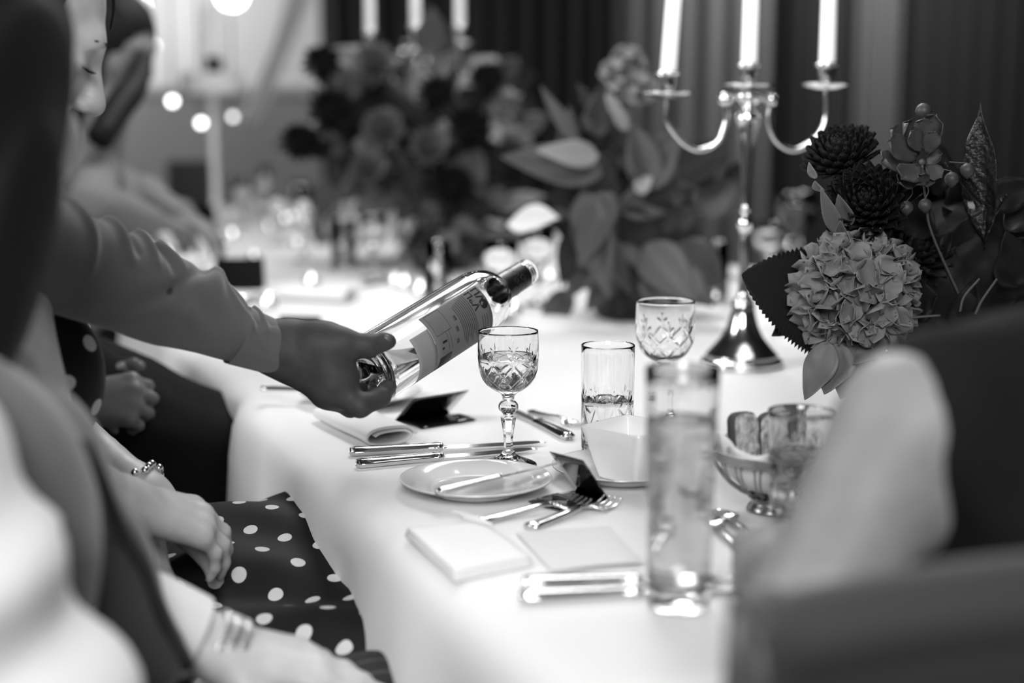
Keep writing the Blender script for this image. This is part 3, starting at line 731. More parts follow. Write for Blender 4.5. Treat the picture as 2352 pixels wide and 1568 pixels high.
# ---------------------------------------------------------------- candelabra
def candle(label, p, h, r, lean=(0, 0), group='tall white candles', lit=True):
    t = thing('candle', label, 'candle', p, group); b = Vector(p); top = b + Vector((lean[0], lean[1], h))
    pts = [b.lerp(top, s) for s in np.linspace(0, 1, 14)]; rr = [r * (0.90 if s < 0.04 else 1.0 - 0.10 * s) for s in np.linspace(0, 1, 14)]; rr[-1] *= 0.8
    mk('wax', *tube(pts, rr, 28, up=(0, 1, 0)), M_WAX, t)
    mk('wick', *tube([top, top + Vector((0.001, 0, 0.008))], 0.0009, 6, up=(0, 1, 0)), M_BLACK, t)
    if lit:
        V, F = lathe(smooth_prof([(0.0003, 0), (0.0045, 0.006), (0.0055, 0.012), (0.0035, 0.022), (0.0003, 0.036)], 3), 14, True, True)
        mk('flame', V + np.array(top + Vector((0, 0, 0.008))), F, M_FLAME, t)
    return t
def candelabra(label, loc, yaw, sc=1.0, zs=1.0):
    t = thing('candelabra', label, 'candelabra', loc); L = Vector(loc); ca, sa = math.cos(yaw), math.sin(yaw)
    def W(x, y, z): return L + Vector(((x * ca - y * sa) * sc, (x * sa + y * ca) * sc, z * zs * sc))
    def put_l(VF): 
        V = np.asarray(VF[0]); X = (V[:, 0] * ca - V[:, 1] * sa) * sc; Y = (V[:, 0] * sa + V[:, 1] * ca) * sc
        return np.stack([X, Y, V[:, 2] * zs * sc], -1) + np.array(L), VF[1]
    base = smooth_prof([(0.0004, 0.0004), (0.060, 0.0004), (0.0635, 0.003), (0.0635, 0.008), (0.058, 0.012), (0.055, 0.0135), (0.056, 0.017), (0.047, 0.027), (0.034, 0.043), (0.0245, 0.062), (0.0190, 0.083), (0.0165, 0.098), (0.0004, 0.100)], 5)
    mk('base', *put_l(lathe(base, 72, True, True)), M_SILVER, t)
    stem = smooth_prof([(0.0004, 0.097), (0.0150, 0.098), (0.0165, 0.102), (0.0120, 0.106), (0.0085, 0.115), (0.0075, 0.145), (0.0082, 0.190), (0.0072, 0.205), (0.0110, 0.213), (0.0130, 0.221), (0.0105, 0.229), (0.0072, 0.235), (0.0085, 0.243),
                        (0.0066, 0.250), (0.0075, 0.290), (0.0120, 0.335), (0.0185, 0.372), (0.0200, 0.381), (0.0150, 0.391), (0.0100, 0.396), (0.0150, 0.402), (0.0215, 0.408), (0.0215, 0.416), (0.0110, 0.421), (0.0004, 0.422)], 5)
    def flute(TH, Rr, Z):
        f = np.clip((Z - 0.25) / 0.03, 0, 1) * np.clip((0.375 - Z) / 0.01, 0, 1); return Rr * (1 - 0.10 * f * (0.5 + 0.5 * np.cos(TH * 8)))
    mk('stem', *put_l(lathe(stem, 64, True, True, flute)), M_SILVER, t)
    pan = smooth_prof([(0.0004, 0.0), (0.008, 0.0), (0.020, 0.0015), (0.0345, 0.0060), (0.0375, 0.0085), (0.0360, 0.0098), (0.020, 0.0062), (0.011, 0.0058), (0.0092, 0.009), (0.0105, 0.013), (0.0125, 0.020), (0.0135, 0.030), (0.0140, 0.034), (0.0185, 0.0365), (0.0190, 0.0390), (0.0165, 0.0405), (0.0135, 0.0400), (0.0128, 0.030), (0.0004, 0.028)], 4)
    spots = [(-0.123, -0.012), (0.0, 0.0), (0.120, 0.001)]
    for x, dz in spots:
        V, F = lathe(pan, 48, True, True); mk('candle_cup', *put_l((V + np.array((x, 0, 0.421 + dz)), F)), M_SILVER, t)
    for s, (x, dz) in ((-1, spots[0]), (1, spots[2])):
        pts = [(s * 0.018, 0, 0.412), (s * 0.034, 0, 0.404), (s * 0.033, 0, 0.375), (s * 0.046, 0, 0.345), (s * 0.072, 0, 0.332), (s * 0.099, 0, 0.344), (abs(x) * s, 0, 0.377), (abs(x) * s, 0, 0.424 + dz)]
        sp = spline(pts, 8); mk('arm', *put_l(tube(sp, np.linspace(0.0048, 0.0040, len(sp)), 14, up=(0, 1, 0))), M_SILVER, t)
        V, F = lathe(smooth_prof([(0.0004, -0.011), (0.008, -0.008), (0.011, 0), (0.008, 0.008), (0.0004, 0.011)], 4), 24, True, True)
        mk('arm_bead', *put_l((V + np.array((s * 0.035, 0, 0.408)), F)), M_SILVER, t)
    return [W(x, 0, 0.451 + dz) for x, dz in spots]
c1 = candelabra('three-armed silver candelabra, nearest, behind the tall glass', TP(1703, 838), R(4))
for p, w, ln in zip(c1, ('left', 'middle', 'right'), (0.006, 0.001, 0.0)):
    candle('tall white candle in the %s cup of the nearest candelabra' % w, p, 0.17, 0.0126, (ln * 1.6, 0))
c2 = candelabra('taller silver candelabra half hidden behind the dark flower mass', T(2.92, 0.84), R(12), 1.0, 1.36)
for p, w in zip(c2, ('left', 'middle', 'right')):
    candle('blurred white candle in the %s cup of the farther candelabra' % w, p, 0.17, 0.0135)

# ---------------------------------------------------------------- plants
def leaf_vf(base, tip, hw, nrm=(0, -1, 0.2), curl=0.15, fold=0.25, serr=0.0, teeth=0, nu=20, nv=7, shape='ovate', wave=0.0, th=0.0):
    base, tip = Vector(base), Vector(tip); ax = tip - base; L = ax.length; ax.normalize()
    n = Vector(nrm); n = (n - ax * n.dot(ax)).normalized(); side = ax.cross(n).normalized()
    s = np.linspace(0, 1, nu); w = np.linspace(-1, 1, nv)
    if shape == 'ovate': prof = np.sin(np.pi * np.clip(s, 0, 1) ** 0.72) ** 0.85 * (1 - 0.25 * s)
    elif shape == 'lance': prof = np.sin(np.pi * s ** 0.85) ** 1.1
    elif shape == 'heart': prof = np.clip(np.sqrt(np.clip(s * 9, 0, 1)) * (1 - s ** 2.0) ** 0.85, 0, 1); prof = np.maximum(prof, 0.055 * (s > 0.86) * (1 - s) / 0.14)
    else: prof = np.sin(np.pi * np.clip(s, 0, 1) ** 1.5) ** 0.7
    tooth = 1 + serr * (((s * teeth) % 1.0) - 0.5) if teeth else np.ones_like(s)
    S = np.zeros((nu, nv, 3))
    b = np.array(base); a = np.array(ax); nn = np.array(n); sd = np.array(side)
    for j, q in enumerate(w):
        edge = prof * (tooth if abs(q) > 0.99 else 1.0)
        lift = curl * L * (4 * s * (1 - s)) * 0.5 - fold * hw * prof * (1 - abs(q)) + wave * hw * np.sin(s * 14 + q * 2) * abs(q)
        S[:, j] = b + np.outer(s * L, a) + np.outer(q * hw * edge, sd) + np.outer(lift, nn)
    if th: return solid(S, None, nu, nv, th)
    return S.reshape(-1, 3), grid_faces(nu, nv)
def petal_mesh(name, L, w, cup, m, tipw=0.35, nu=6, nv=5, ruffle=0.0):
    s = np.linspace(0, 1, nu); q = np.linspace(-1, 1, nv); S = np.zeros((nu, nv, 3))
    pr = np.interp(s, [0, 0.3, 0.65, 0.9, 1.0], [0.22, 0.75, 1.0, 0.8, tipw])
    for j, t in enumerate(q):
        S[:, j, 0] = s * L * (1 - 0.06 * t * t); S[:, j, 1] = t * w * pr
        S[:, j, 2] = cup * L * (s ** 1.6) + cup * 1.2 * w * t * t * s + ruffle * w * np.sin(s * 9 + t * 4) * abs(t)
    V, F = solid(S, None, nu, nv, 0.0005)
    me = bpy.data.meshes.new(name); me.from_pydata(V.tolist(), [], F); me.polygons.foreach_set('use_smooth', [True] * len(F)); me.materials.append(m); return me
def rot_to(zax, spin=0.0, xhint=(0.3, 0.9, 0.2)):
    z = Vector(zax).normalized(); x = Vector(xhint); x = (x - z * x.dot(z)).normalized(); y = z.cross(x)
    return Matrix((x, y, z)).transposed().to_4x4() @ Matrix.Rotation(spin, 4, 'Z')
def inst(name, me, parent, root, M):
    o = bpy.data.objects.new(name, me); COL.objects.link(o); o.parent = parent
    o.matrix_local = Matrix.Translation(-Vector(root.location)) @ M; return o
def ball(c, r, n=16):
    V, F = lathe([(max(0.0004, r * math.sin(q)), -r * math.cos(q)) for q in np.linspace(0.02, math.pi - 0.02, n // 2 + 1)], n, True, True); return V + np.array(c), F
def fib(n):
    for i in range(n):
        z = 1 - 2 * (i + 0.5) / n; q = i * 2.399963; r = math.sqrt(1 - z * z); yield Vector((r * math.cos(q), r * math.sin(q), z))
def floret_mesh(name, m, seed):
    r_ = random.Random(seed); parts = []
    for k in range(4):
        L, w = 0.0235 * r_.uniform(0.85, 1.1), 0.0150 * r_.uniform(0.85, 1.1)
        nu, nv = 8, 7; s = np.linspace(0, 1, nu); q = np.linspace(-1, 1, nv); S = np.zeros((nu, nv, 3)); pr = np.interp(s, [0, 0.3, 0.65, 0.9, 1], [0.2, 0.8, 1.0, 0.72, 0.22])
        cu = r_.uniform(0.15, 0.65); rf = r_.uniform(0.1, 0.28); ph = r_.uniform(0, 6)
        for j, t in enumerate(q):
            S[:, j] = np.stack([s * L, t * w * pr, cu * L * s ** 1.7 + 0.35 * w * t * t * s + rf * w * np.sin(s * 6 + t * 3 + ph) * (0.3 + abs(t))], -1)
        V, F = solid(S, None, nu, nv, 0.0005); a_ = k * math.pi / 2 + r_.uniform(-0.2, 0.2); c, s_ = math.cos(a_), math.sin(a_)
        V = np.stack([V[:, 0] * c - V[:, 1] * s_, V[:, 0] * s_ + V[:, 1] * c, V[:, 2]], -1); parts.append((V, F))
    parts.append(ball((0, 0, 0.001), 0.0022, 8)); V, F = join(*parts)
    me = bpy.data.meshes.new(name); me.from_pydata(V.tolist(), [], F); me.polygons.foreach_set('use_smooth', [True] * len(F)); me.materials.append(m); return me
FLO = [floret_mesh('floret', M_PETAL_HYD, s) for s in range(4)]
DPET = petal_mesh('dahlia_petal', 0.026, 0.0062, 0.45, M_PETAL_DAHLIA, 0.15, 6, 5)
def hydrangea(root, c, r, n=64, meshes=None, sc=1.0):
    core = mk('hydrangea_bloom', *ball(c, r * 0.72), M_STEM, root)
    for d in fib(n):
        d = (d + Vector((rnd.uniform(-.12, .12), rnd.uniform(-.12, .12), rnd.uniform(-.12, .12)))).normalized()
        M = Matrix.Translation(Vector(c) + d * r * rnd.uniform(0.80, 0.98)) @ rot_to(d, rnd.uniform(0, 6)) @ Matrix.Scale(rnd.uniform(0.85, 1.15) * sc * r / 0.062, 4)
        inst('floret', rnd.choice(meshes or FLO), core, root, M)
def dahlia(root, c, face, r, me=None, n=110):
    f = Vector(face).normalized(); core = mk('dahlia_bloom', *ball(c, r * 0.45), M_PETAL_DAHLIA, root); Q = rot_to(f)
    for i in range(n):
        u = i / n; el = math.asin(1 - 1.25 * u); az = i * 2.399963
        d = Vector((math.cos(az) * math.cos(el), math.sin(az) * math.cos(el), math.sin(el)))
        dirw = (Q.to_3x3() @ d).normalized(); M = Matrix.Translation(Vector(c) + dirw * r * 0.36)
        x = dirw; z = (f - x * f.dot(x)); z = z.normalized() if z.length > 0.05 else Vector((0, 0, 1)).cross(x).normalized(); y = z.cross(x)
        B = Matrix((x, y, z)).transposed().to_4x4(); k = r * 0.66 / 0.026 * (0.55 + 0.45 * min(1, u * 2.0)) * rnd.uniform(0.92, 1.06)
        inst('petal', me or DPET, core, root, M @ B @ Matrix.Scale(k, 4))
def stem(root, pts, r=0.0018, m=None, name='stem'):
    sp = spline([tuple(p) for p in pts], 6); return mk(name, *tube(sp, np.linspace(r, r * 0.8, len(sp)), 7), m or M_STEM, root)

# --- arrangement nearest the camera
fr = Vector((0.52, 1.70, TZ))
fl = thing('flower_arrangement', 'dark dahlias and a pale hydrangea, the sharp flower arrangement at right', 'flowers', fr)
V, F = lathe(smooth_prof([(0.0004, 0.0005), (0.050, 0.0005), (0.056, 0.004), (0.074, 0.035), (0.080, 0.062), (0.072, 0.088), (0.070, 0.092), (0.066, 0.091), (0.072, 0.062), (0.0004, 0.012)], 4), 48, True, True)
mk('vase', V + np.array(fr), F, M_BLACK, fl)
V, F = lathe(smooth_prof([(0.0004, 0.07), (0.055, 0.075), (0.075, 0.11), (0.088, 0.17), (0.08, 0.23), (0.05, 0.27), (0.0004, 0.285)], 4), 32, True, True, rfun=lambda TH, Rr, Z: Rr * (1 + 0.12 * np.sin(TH * 5 + Z * 60) + 0.08 * np.sin(TH * 9 - Z * 90)))
V = V + np.array(fr) + np.array((0.03, 0.05, 0)); mk('moss_core', V, F, M_LEAF_DARK, fl)
top = fr + Vector((0, 0, 0.09))
hc = C(1968, 668, 1.63); hydrangea(fl, hc, 0.058, 62, sc=1.32); stem(fl, [top, (top + hc) / 2 + Vector((0.01, 0, 0.01)), hc])
d1 = C(1935, 372, 1.68); dahlia(fl, d1, (-0.35, -0.35, 0.8), 0.046); stem(fl, [top, (top + d1) / 2, d1])
d2 = C(1992, 478, 1.64); dahlia(fl, d2, (-0.35, -0.75, 0.55), 0.050); stem(fl, [top, (top + d2) / 2, d2])
d3 = C(2090, 590, 1.70); dahlia(fl, d3, (0.2, -0.6, 0.6), 0.050, n=80)
def nleaf(b, t, hw, dep=1.62, m=M_LEAF_DARK, dep2=None, **k):
    B = C(b[0], b[1], dep); Tt = C(t[0], t[1], dep2 if dep2 else dep - 0.02)
    kw = dict(nrm=(0.0, -1, 0.25), th=0.0006); kw.update(k)
    return mk('leaf', *leaf_vf(B, Tt, hw, **kw), m, fl)
nleaf((1925, 705), (1703, 630), 0.066, 1.665, shape='heart', serr=0.13, teeth=26, nu=130, nv=9, curl=0.10, fold=0.08, dep2=1.63)
nleaf((1880, 700), (1772, 772), 0.022, 1.675, serr=0.12, teeth=12, nu=60)
for b, t, hw in [((1905, 785), (1848, 918), 0.021), ((1935, 790), (1893, 905), 0.024), ((1985, 792), (1930, 915), 0.033), ((2030, 770), (1960, 835), 0.016)]:
    nleaf(b, t, hw, 1.60, M_LEAF_NEAR, curl=-0.12, fold=0.2, wave=0.06, nu=30, nrm=(-0.35, -0.8, 0.5))
nleaf((2262, 560), (2253, 236), 0.024, 1.66, M_LEAF_GLOSS, nu=60, nv=11, curl=0.10, fold=0.5, wave=0.10, nrm=(-0.75, -0.6, 0.1), shape='lance')
nleaf((2255, 470), (2165, 370), 0.009, 1.64, M_LEAF_GLOSS, nu=30, nv=9, fold=0.4, nrm=(-0.3, -0.6, 0.8), shape='lance')
nleaf((2230, 560), (2330, 430), 0.009, 1.68, M_LEAF_GLOSS, nu=30, nv=9, fold=0.4, nrm=(-0.3, -0.5, 0.8), shape='lance')
for k in range(52):   # the dark foliage filling the right of the arrangement
    bx, by = rnd.uniform(2080, 2380), rnd.uniform(430 if k % 3 == 0 else 520, 830); an = rnd.uniform(-2.6, 0.5); L = rnd.uniform(60, 150)
    nleaf((bx, by), (bx + L * math.cos(an), by + L * math.sin(an)), rnd.uniform(0.014, 0.032), rnd.uniform(1.66, 1.80), M_LEAF_DARK, nu=16, nrm=(rnd.uniform(-.6, .4), -1, rnd.uniform(-.2, .8)), fold=0.3, wave=0.08)
# hellebore spray
hb = C(2118, 372, 1.62); stem(fl, [top + Vector((0.06, 0, 0)), C(2150, 560, 1.64), C(2128, 470, 1.62), hb], 0.0016)
HP = [petal_mesh('hellebore_petal', 0.031, 0.0125, c_, M_PETAL_HELL, 0.12, 9, 7, 0.12) for c_ in (0.15, 0.35)]
spray = mk('hellebore_spray', *ball(hb, 0.004, 10), M_STEM, fl)
pet = [((2105, 362), (2030, 330), 1.60), ((2112, 352), (2052, 292), 1.63), ((2118, 345), (2085, 300), 1.60), ((2120, 330), (2070, 285), 1.66), ((2122, 330), (2125, 268), 1.61), ((2126, 345), (2165, 268), 1.62),
       ((2128, 352), (2150, 300), 1.60), ((2100, 380), (2015, 400), 1.61), ((2098, 390), (2040, 430), 1.63), ((2112, 380), (2062, 425), 1.59), ((2118, 385), (2100, 430), 1.60), ((2124, 375), (2170, 360), 1.62),
       ((2128, 380), (2165, 410), 1.60), ((2122, 392), (2130, 440), 1.61), ((2108, 410), (2058, 425), 1.60), ((2095, 400), (2020, 370), 1.65), ((2090, 350), (2035, 300), 1.66), ((2130, 420), (2108, 390), 1.59)]
for i, (b, t_, d_) in enumerate(pet):
    B, Tt = C(b[0], b[1], d_), C(t_[0], t_[1], d_ - 0.01); x = (Tt - B); L = x.length; x.normalize()
    z = Vector((rnd.uniform(-.5, .3), -0.75, rnd.uniform(-.1, .7))); z = (z - x * z.dot(x)).normalized(); y = z.cross(x)
    inst('petal', HP[i % 2], spray, fl, Matrix.Translation(B) @ Matrix((x, y, z)).transposed().to_4x4() @ Matrix.Scale(L / 0.031 * 1.0, 4))
for bx, by, r_, (sx, sy) in [(2082, 478, 0.0082, (2095, 430)), (2125, 472, 0.0080, (2128, 420)), (2121, 256, 0.0095, (2120, 330)), (2186, 412, 0.0085, (2150, 385)), (2222, 392, 0.0085, (2180, 372))]:
    c_ = C(bx, by, 1.61); V, F = lathe(smooth_prof([(0.0003, -1.15), (0.55, -0.75), (1.0, -0.1), (0.85, 0.55), (0.35, 0.95), (0.0003, 1.0)], 3), 14, True, True, rfun=lambda TH, Rr, Z: Rr * (1 - 0.10 * np.abs(np.sin(TH * 2.5))))
    mk('bud', V * r_ + np.array(c_), F, M_PETAL_HELL, fl); s_ = C(sx, sy, 1.615); stem(fl, [s_, (s_ + c_) / 2 + Vector((0.003, 0, 0.004)), c_ + Vector((0, 0, r_))], 0.0007)
for pts in [[(2060, 735), (2105, 728), (2160, 724)], [(2205, 715), (2215, 680), (2250, 640)], [(2240, 722), (2255, 690), (2290, 640)]]:
    stem(fl, [C(x, y, 1.62) for x, y in pts], 0.0016)
# pale buds at the left shoulder
for b, t_, hw in [((1872, 410), (1858, 372), 0.006), ((1885, 440), (1872, 415), 0.008), ((1930, 540), (1885, 430), 0.011), ((1950, 520), (1925, 445), 0.012), ((1938, 560), (1930, 505), 0.010)]:
    nleaf(b, t_, hw, 1.62, M_LEAF_PALE if hw < 0.009 else M_LEAF_NEAR, nu=16, nrm=(-0.5, -0.8, 0.3), fold=0.5)

# --- arrangement in the middle (blurred)
m_root = Vector(T(1.66, 0.86)); fm = thing('flower_arrangement', 'blurred flower arrangement with broad pale leaves behind the bottle mouth', 'flowers', m_root)
V, F = lathe(smooth_prof([(0.0004, 0.0005), (0.055, 0.0005), (0.072, 0.03), (0.075, 0.06), (0.066, 0.09), (0.060, 0.09), (0.0004, 0.02)], 4), 32, True, True); mk('vase', V + np.array(m_root), F, M_BLACK, fm)
def mleaf(root, b, t, hw, dep, m, **k):
    kw = dict(nrm=(rnd.uniform(-.4, .4), -1, rnd.uniform(0, .7)), nu=14, th=0.0008); kw.update(k)
    return mk('leaf', *leaf_vf(C(b[0], b[1], dep), C(t[0], t[1], dep + rnd.uniform(-.05, .05)), hw, **kw), m, root)
mdat = [((1330, 330), (1240, 195), 0.016, M_LEAF_MID), ((1385, 400), (1150, 360), 0.046, M_LEAF_MID), ((1375, 360), (1230, 345), 0.028, M_LEAF_PALE), ((1340, 440), (1400, 690), 0.044, M_LEAF_MID),
        ((1400, 440), (1330, 620), 0.036, M_LEAF_MID), ((1460, 430), (1560, 300), 0.05, M_LEAF_MID), ((1420, 480), (1600, 440), 0.038, M_LEAF_MID), ((1500, 420), (1450, 280), 0.04, M_LEAF_MID), ((1460, 440), (1500, 405), 0.018, M_LEAF_PALE),
        ((1500, 500), (1420, 560), 0.05, M_LEAF_DARK), ((1560, 480), (1440, 530), 0.05, M_LEAF_DARK), ((1480, 560), (1600, 700), 0.05, M_LEAF_MID), ((1560, 560), (1660, 660), 0.05, M_LEAF_MID), ((1420, 560), (1480, 700), 0.045, M_LEAF_MID),
        ((1560, 400), (1680, 330), 0.045, M_LEAF_DARK), ((1600, 480), (1700, 420), 0.045, M_LEAF_MID), ((1540, 620), (1640, 705), 0.04, M_LEAF_MID), ((1330, 520), (1290, 660), 0.03, M_LEAF_DARK), ((1440, 300), (1400, 215), 0.014, M_LEAF_PALE),
        ((1420, 270), (1390, 215), 0.012, M_LEAF_PALE), ((1360, 300), (1335, 265), 0.012, M_LEAF_MID), ((1350, 240), (1325, 190), 0.014, M_LEAF_MID)]
mdat += [((1420, 590), (1345, 715), 0.036, M_LEAF_MID), ((1440, 600), (1420, 735), 0.034, M_LEAF_DARK), ((1500, 610), (1520, 735), 0.036, M_LEAF_MID), ((1380, 560), (1300, 690), 0.032, M_LEAF_MID)]
for b, t_, hw, m in mdat: mleaf(fm, b, t_, hw, 2.62, m)
for k in range(46):
    bx, by = rnd.gauss(1450, 85), rnd.uniform(300, 690); an = rnd.uniform(0, 6.28); L = rnd.uniform(70, 140)
    if bx < 1290: continue
    mleaf(fm, (bx, by), (bx + L * math.cos(an), by + L * math.sin(an)), rnd.uniform(0.022, 0.045), rnd.uniform(2.70, 2.86), M_LEAF_DARK if rnd.random() < 0.55 else M_LEAF_MID)
FLO_F = floret_mesh('pale_floret', M_LEAF_PALE, 11)
for cx, cy, r_ in [(1440, 150, 0.034), (1425, 205, 0.022), (1470, 205, 0.028), (1405, 165, 0.02)]:
    hydrangea(fm, C(cx, cy, 2.65), r_, 16, [FLO_F])
stem(fm, [m_root + Vector((0, 0, .09)), C(1450, 420, 2.68), C(1440, 200, 2.66)], 0.003)
wp = mk('white_petal', *leaf_vf(C(1165, 515, 2.6), C(1285, 500, 2.56), 0.040, nu=16, th=0.001, shape='lance', nrm=(0, -0.6, 0.8)), mat('white_petal', 0.6, 0.6), fm); wp['label'] = 'large white petal pointing right'

# --- dark mass farther along
f_root = Vector(T(2.62, 0.80)); ff = thing('flower_arrangement', 'large dark blurred flower mass below the farther candles', 'flowers', f_root)
V, F = lathe(smooth_prof([(0.0004, 0.0005), (0.06, 0.0005), (0.07, 0.05), (0.05, 0.16), (0.055, 0.2), (0.05, 0.2), (0.0004, 0.04)], 4), 32, True, True); mk('vase', V + np.array(f_root), F, M_BLACK, ff)
V, F = lathe(smooth_prof([(0.0004, -0.16), (0.12, -0.12), (0.19, 0.0), (0.15, 0.1), (0.0004, 0.15)], 4), 32, True, True, rfun=lambda TH, Rr, Z: Rr * (1 + 0.15 * np.sin(TH * 4 + Z * 20)))
V = V + np.array(C(960, 300, 3.72)); mk('moss_core', V, F, M_LEAF_DARK, ff)
for k in range(150):
    q, rr = rnd.uniform(0, 6.28), math.sqrt(rnd.random()); bx, by = 950 + 250 * rr * math.cos(q), 290 + 165 * rr * math.sin(q)
    if k > 110: bx, by = rnd.uniform(975, 1150), rnd.uniform(400, 560)
    an = math.atan2(by - 300, bx - 950) + rnd.uniform(-1, 1); L = rnd.uniform(50, 120)
    mleaf(ff, (bx, by), (bx + L * math.cos(an), by + L * math.sin(an)), rnd.uniform(0.024, 0.05), rnd.uniform(3.45, 3.85), rnd.choice([M_LEAF_DARK, M_LEAF_MID, M_LEAF_NEAR]), nu=9, nv=5)
DP2 = petal_mesh('grey_dahlia_petal', 0.026, 0.0075, 0.45, M_LEAF_NEAR, 0.2, 4, 3)
for cx, cy, r_, me in [(860, 150, 0.055, DP2), (1000, 220, 0.05, DPET), (760, 260, 0.06, DPET), (880, 300, 0.055, DP2), (1080, 300, 0.06, DPET), (690, 330, 0.05, DPET), (980, 340, 0.05, DP2), (1120, 190, 0.05, DPET), (740, 150, 0.05, DPET), (840, 390, 0.045, DP2), (1040, 430, 0.055, DPET)]:
    dahlia(ff, C(cx, cy, 3.45), (rnd.uniform(-.4, .4), -1, 0.4), r_, me, 48)
# ---------------------------------------------------------------- bottle
Bb = C(838, 858, 1.525); Bm = C(1215, 622, 1.722)
bz_ = (Bm - Bb).normalized(); BL = (Bm - Bb).length
bx_ = (CAM - Bb); bx_ = (bx_ - bz_ * bx_.dot(bz_)).normalized(); by_ = bz_.cross(bx_)
if by_.z > 0: by_ = -by_
k_ = BL / 0.30
def btl(VF): return frame(VF, Bb, bx_, by_, bz_)
bottle = thing('wine_bottle', 'clear glass wine bottle with dark neck sleeve, tilted in the pouring hand', 'bottle', Bb)
RB = 0.0378
outer = [(0.0004, 0.007), (0.012, 0.0055), (0.024, 0.002), (0.031, 0.0002), (0.0355, 0.0022), (RB, 0.007), (RB, 0.09), (RB, 0.172), (0.0377, 0.190), (0.0366, 0.205), (0.0330, 0.219), (0.0272, 0.2295), (0.0205, 0.236), (0.0175, 0.240), (0.0167, 0.250), (0.0160, 0.280), (0.0156, 0.284)]
thr = [(0.0166, 0.2855), (0.0150, 0.2875), (0.0166, 0.2895), (0.0150, 0.2915), (0.0166, 0.2935), (0.0152, 0.2955), (0.0160, 0.2985), (0.0154, 0.3)]
inner = [(0.0126, 0.300), (0.0122, 0.285), (0.0130, 0.25), (0.0140, 0.241), (0.0175, 0.2355), (0.0245, 0.2285), (0.0302, 0.218), (0.0338, 0.204), (0.0350, 0.190), (0.0352, 0.172), (0.0352, 0.09), (0.0352, 0.016), (0.032, 0.010), (0.024, 0.0105), (0.012, 0.0155), (0.0004, 0.017)]
po = smooth_prof([(r, z * k_) for r, z in outer + thr], 4); pi_ = smooth_prof([(r, z * k_) for r, z in inner], 4)
V, F = lathe(np.vstack([po, pi_]), 96, True, True); V, F = btl((V, F)); F = [tuple(reversed(f)) for f in F] if np.dot(np.cross(np.array(bx_), np.array(by_)), np.array(bz_)) < 0 else F
mk('bottle_glass', V, F, M_GLASS, bottle)
FLIP = np.dot(np.cross(np.array(bx_), np.array(by_)), np.array(bz_)) < 0
def wine_in_bottle():
    import bmesh
    pl = smooth_prof([(0.0004, 0.0169 * k_), (0.012, 0.0154 * k_), (0.024, 0.0104 * k_), (0.0321, 0.0099 * k_), (0.0353, 0.016 * k_), (0.0353, 0.09 * k_), (0.0353, 0.172 * k_), (0.0351, 0.19 * k_), (0.0339, 0.204 * k_), (0.0246, 0.2287 * k_), (0.0004, 0.233 * k_)], 4)
    V, F = lathe(pl, 64, True, True); V, F = btl((V, F))
    bm = bmesh.new(); vs = [bm.verts.new(v) for v in V.tolist()]
    for f in F: bm.faces.new([vs[i] for i in (reversed(f) if FLIP else f)])
    lvl = Bb.z + 0.012
    r = bmesh.ops.bisect_plane(bm, geom=bm.verts[:] + bm.edges[:] + bm.faces[:], plane_co=(0, 0, lvl), plane_no=(0, 0, 1), clear_outer=True)
    ed = [e for e in r['geom_cut'] if isinstance(e, bmesh.types.BMEdge)]
    bmesh.ops.holes_fill(bm, edges=ed, sides=0); bm.verts.index_update()
    VV = [tuple(v.co) for v in bm.verts]; FF = [tuple(v.index for v in f.verts) for f in bm.faces]; bm.free()
    return VV, FF
V, F = wine_in_bottle(); mk('wine', V, F, M_WATER, bottle, shade_auto=True)
def patch(ph0, ph1, z0, z1, r, nu=40, nv=8, th=0.0003):
    P, Z = np.meshgrid(np.linspace(R(ph0), R(ph1), nu), np.linspace(z0 * k_, z1 * k_, nv), indexing='ij')
    V, F = solid(np.stack([r * np.cos(P), r * np.sin(P), Z], -1), None, nu, nv, th); return btl((V, F))
V, F = lathe(smooth_prof([(0.0186, 0.2378 * k_), (0.0187, 0.2385 * k_), (0.0177, 0.241 * k_), (0.0171, 0.250 * k_), (0.0164, 0.280 * k_), (0.0161, 0.2845 * k_), (0.0158, 0.2848 * k_)], 4), 64); mk('neck_sleeve', *btl((V, F)), mat('neck_foil', 0.008, 0.35), bottle)
M_INK = mat('label_ink', 0.010, 0.7); M_ORN = mat('sleeve_ornament', 0.06, 0.4)
for (pc, zc, rr) in [(-25, 0.262, 0.0052), (5, 0.256, 0.0040), (10, 0.268, 0.0050), (40, 0.262, 0.0046), (-55, 0.262, 0.0046), (55, 0.272, 0.0034), (35, 0.251, 0.003), (68, 0.257, 0.004)]:
    pts = []
    for a_ in np.linspace(0, 4.6 * math.pi / 2.0, 26):
        q = rr * (1 - a_ / 11); ph = R(pc) + q * math.cos(a_) / 0.0165; zz = (zc * k_) + q * math.sin(a_); r0 = 0.0172 - 0.0007 * (zz / k_ - 0.25) / 0.03
        pts.append((r0 * math.cos(ph), r0 * math.sin(ph), zz))
    mk('scroll', *btl(tube(pts, 0.00022, 5)), M_ORN, bottle)
M_LABEL = mat('label_paper', 0.15, 0.7); M_LABEL2 = mat('label_paper_pale', 0.27, 0.7)
lab = mk('back_label', *patch(-30, 100, 0.078, 0.178, RB + 0.0003, 48, 12), M_LABEL, bottle)
mk('front_label', *patch(-8, 88, 0.047, 0.0775, RB + 0.0003, 40, 6), M_LABEL2, bottle)
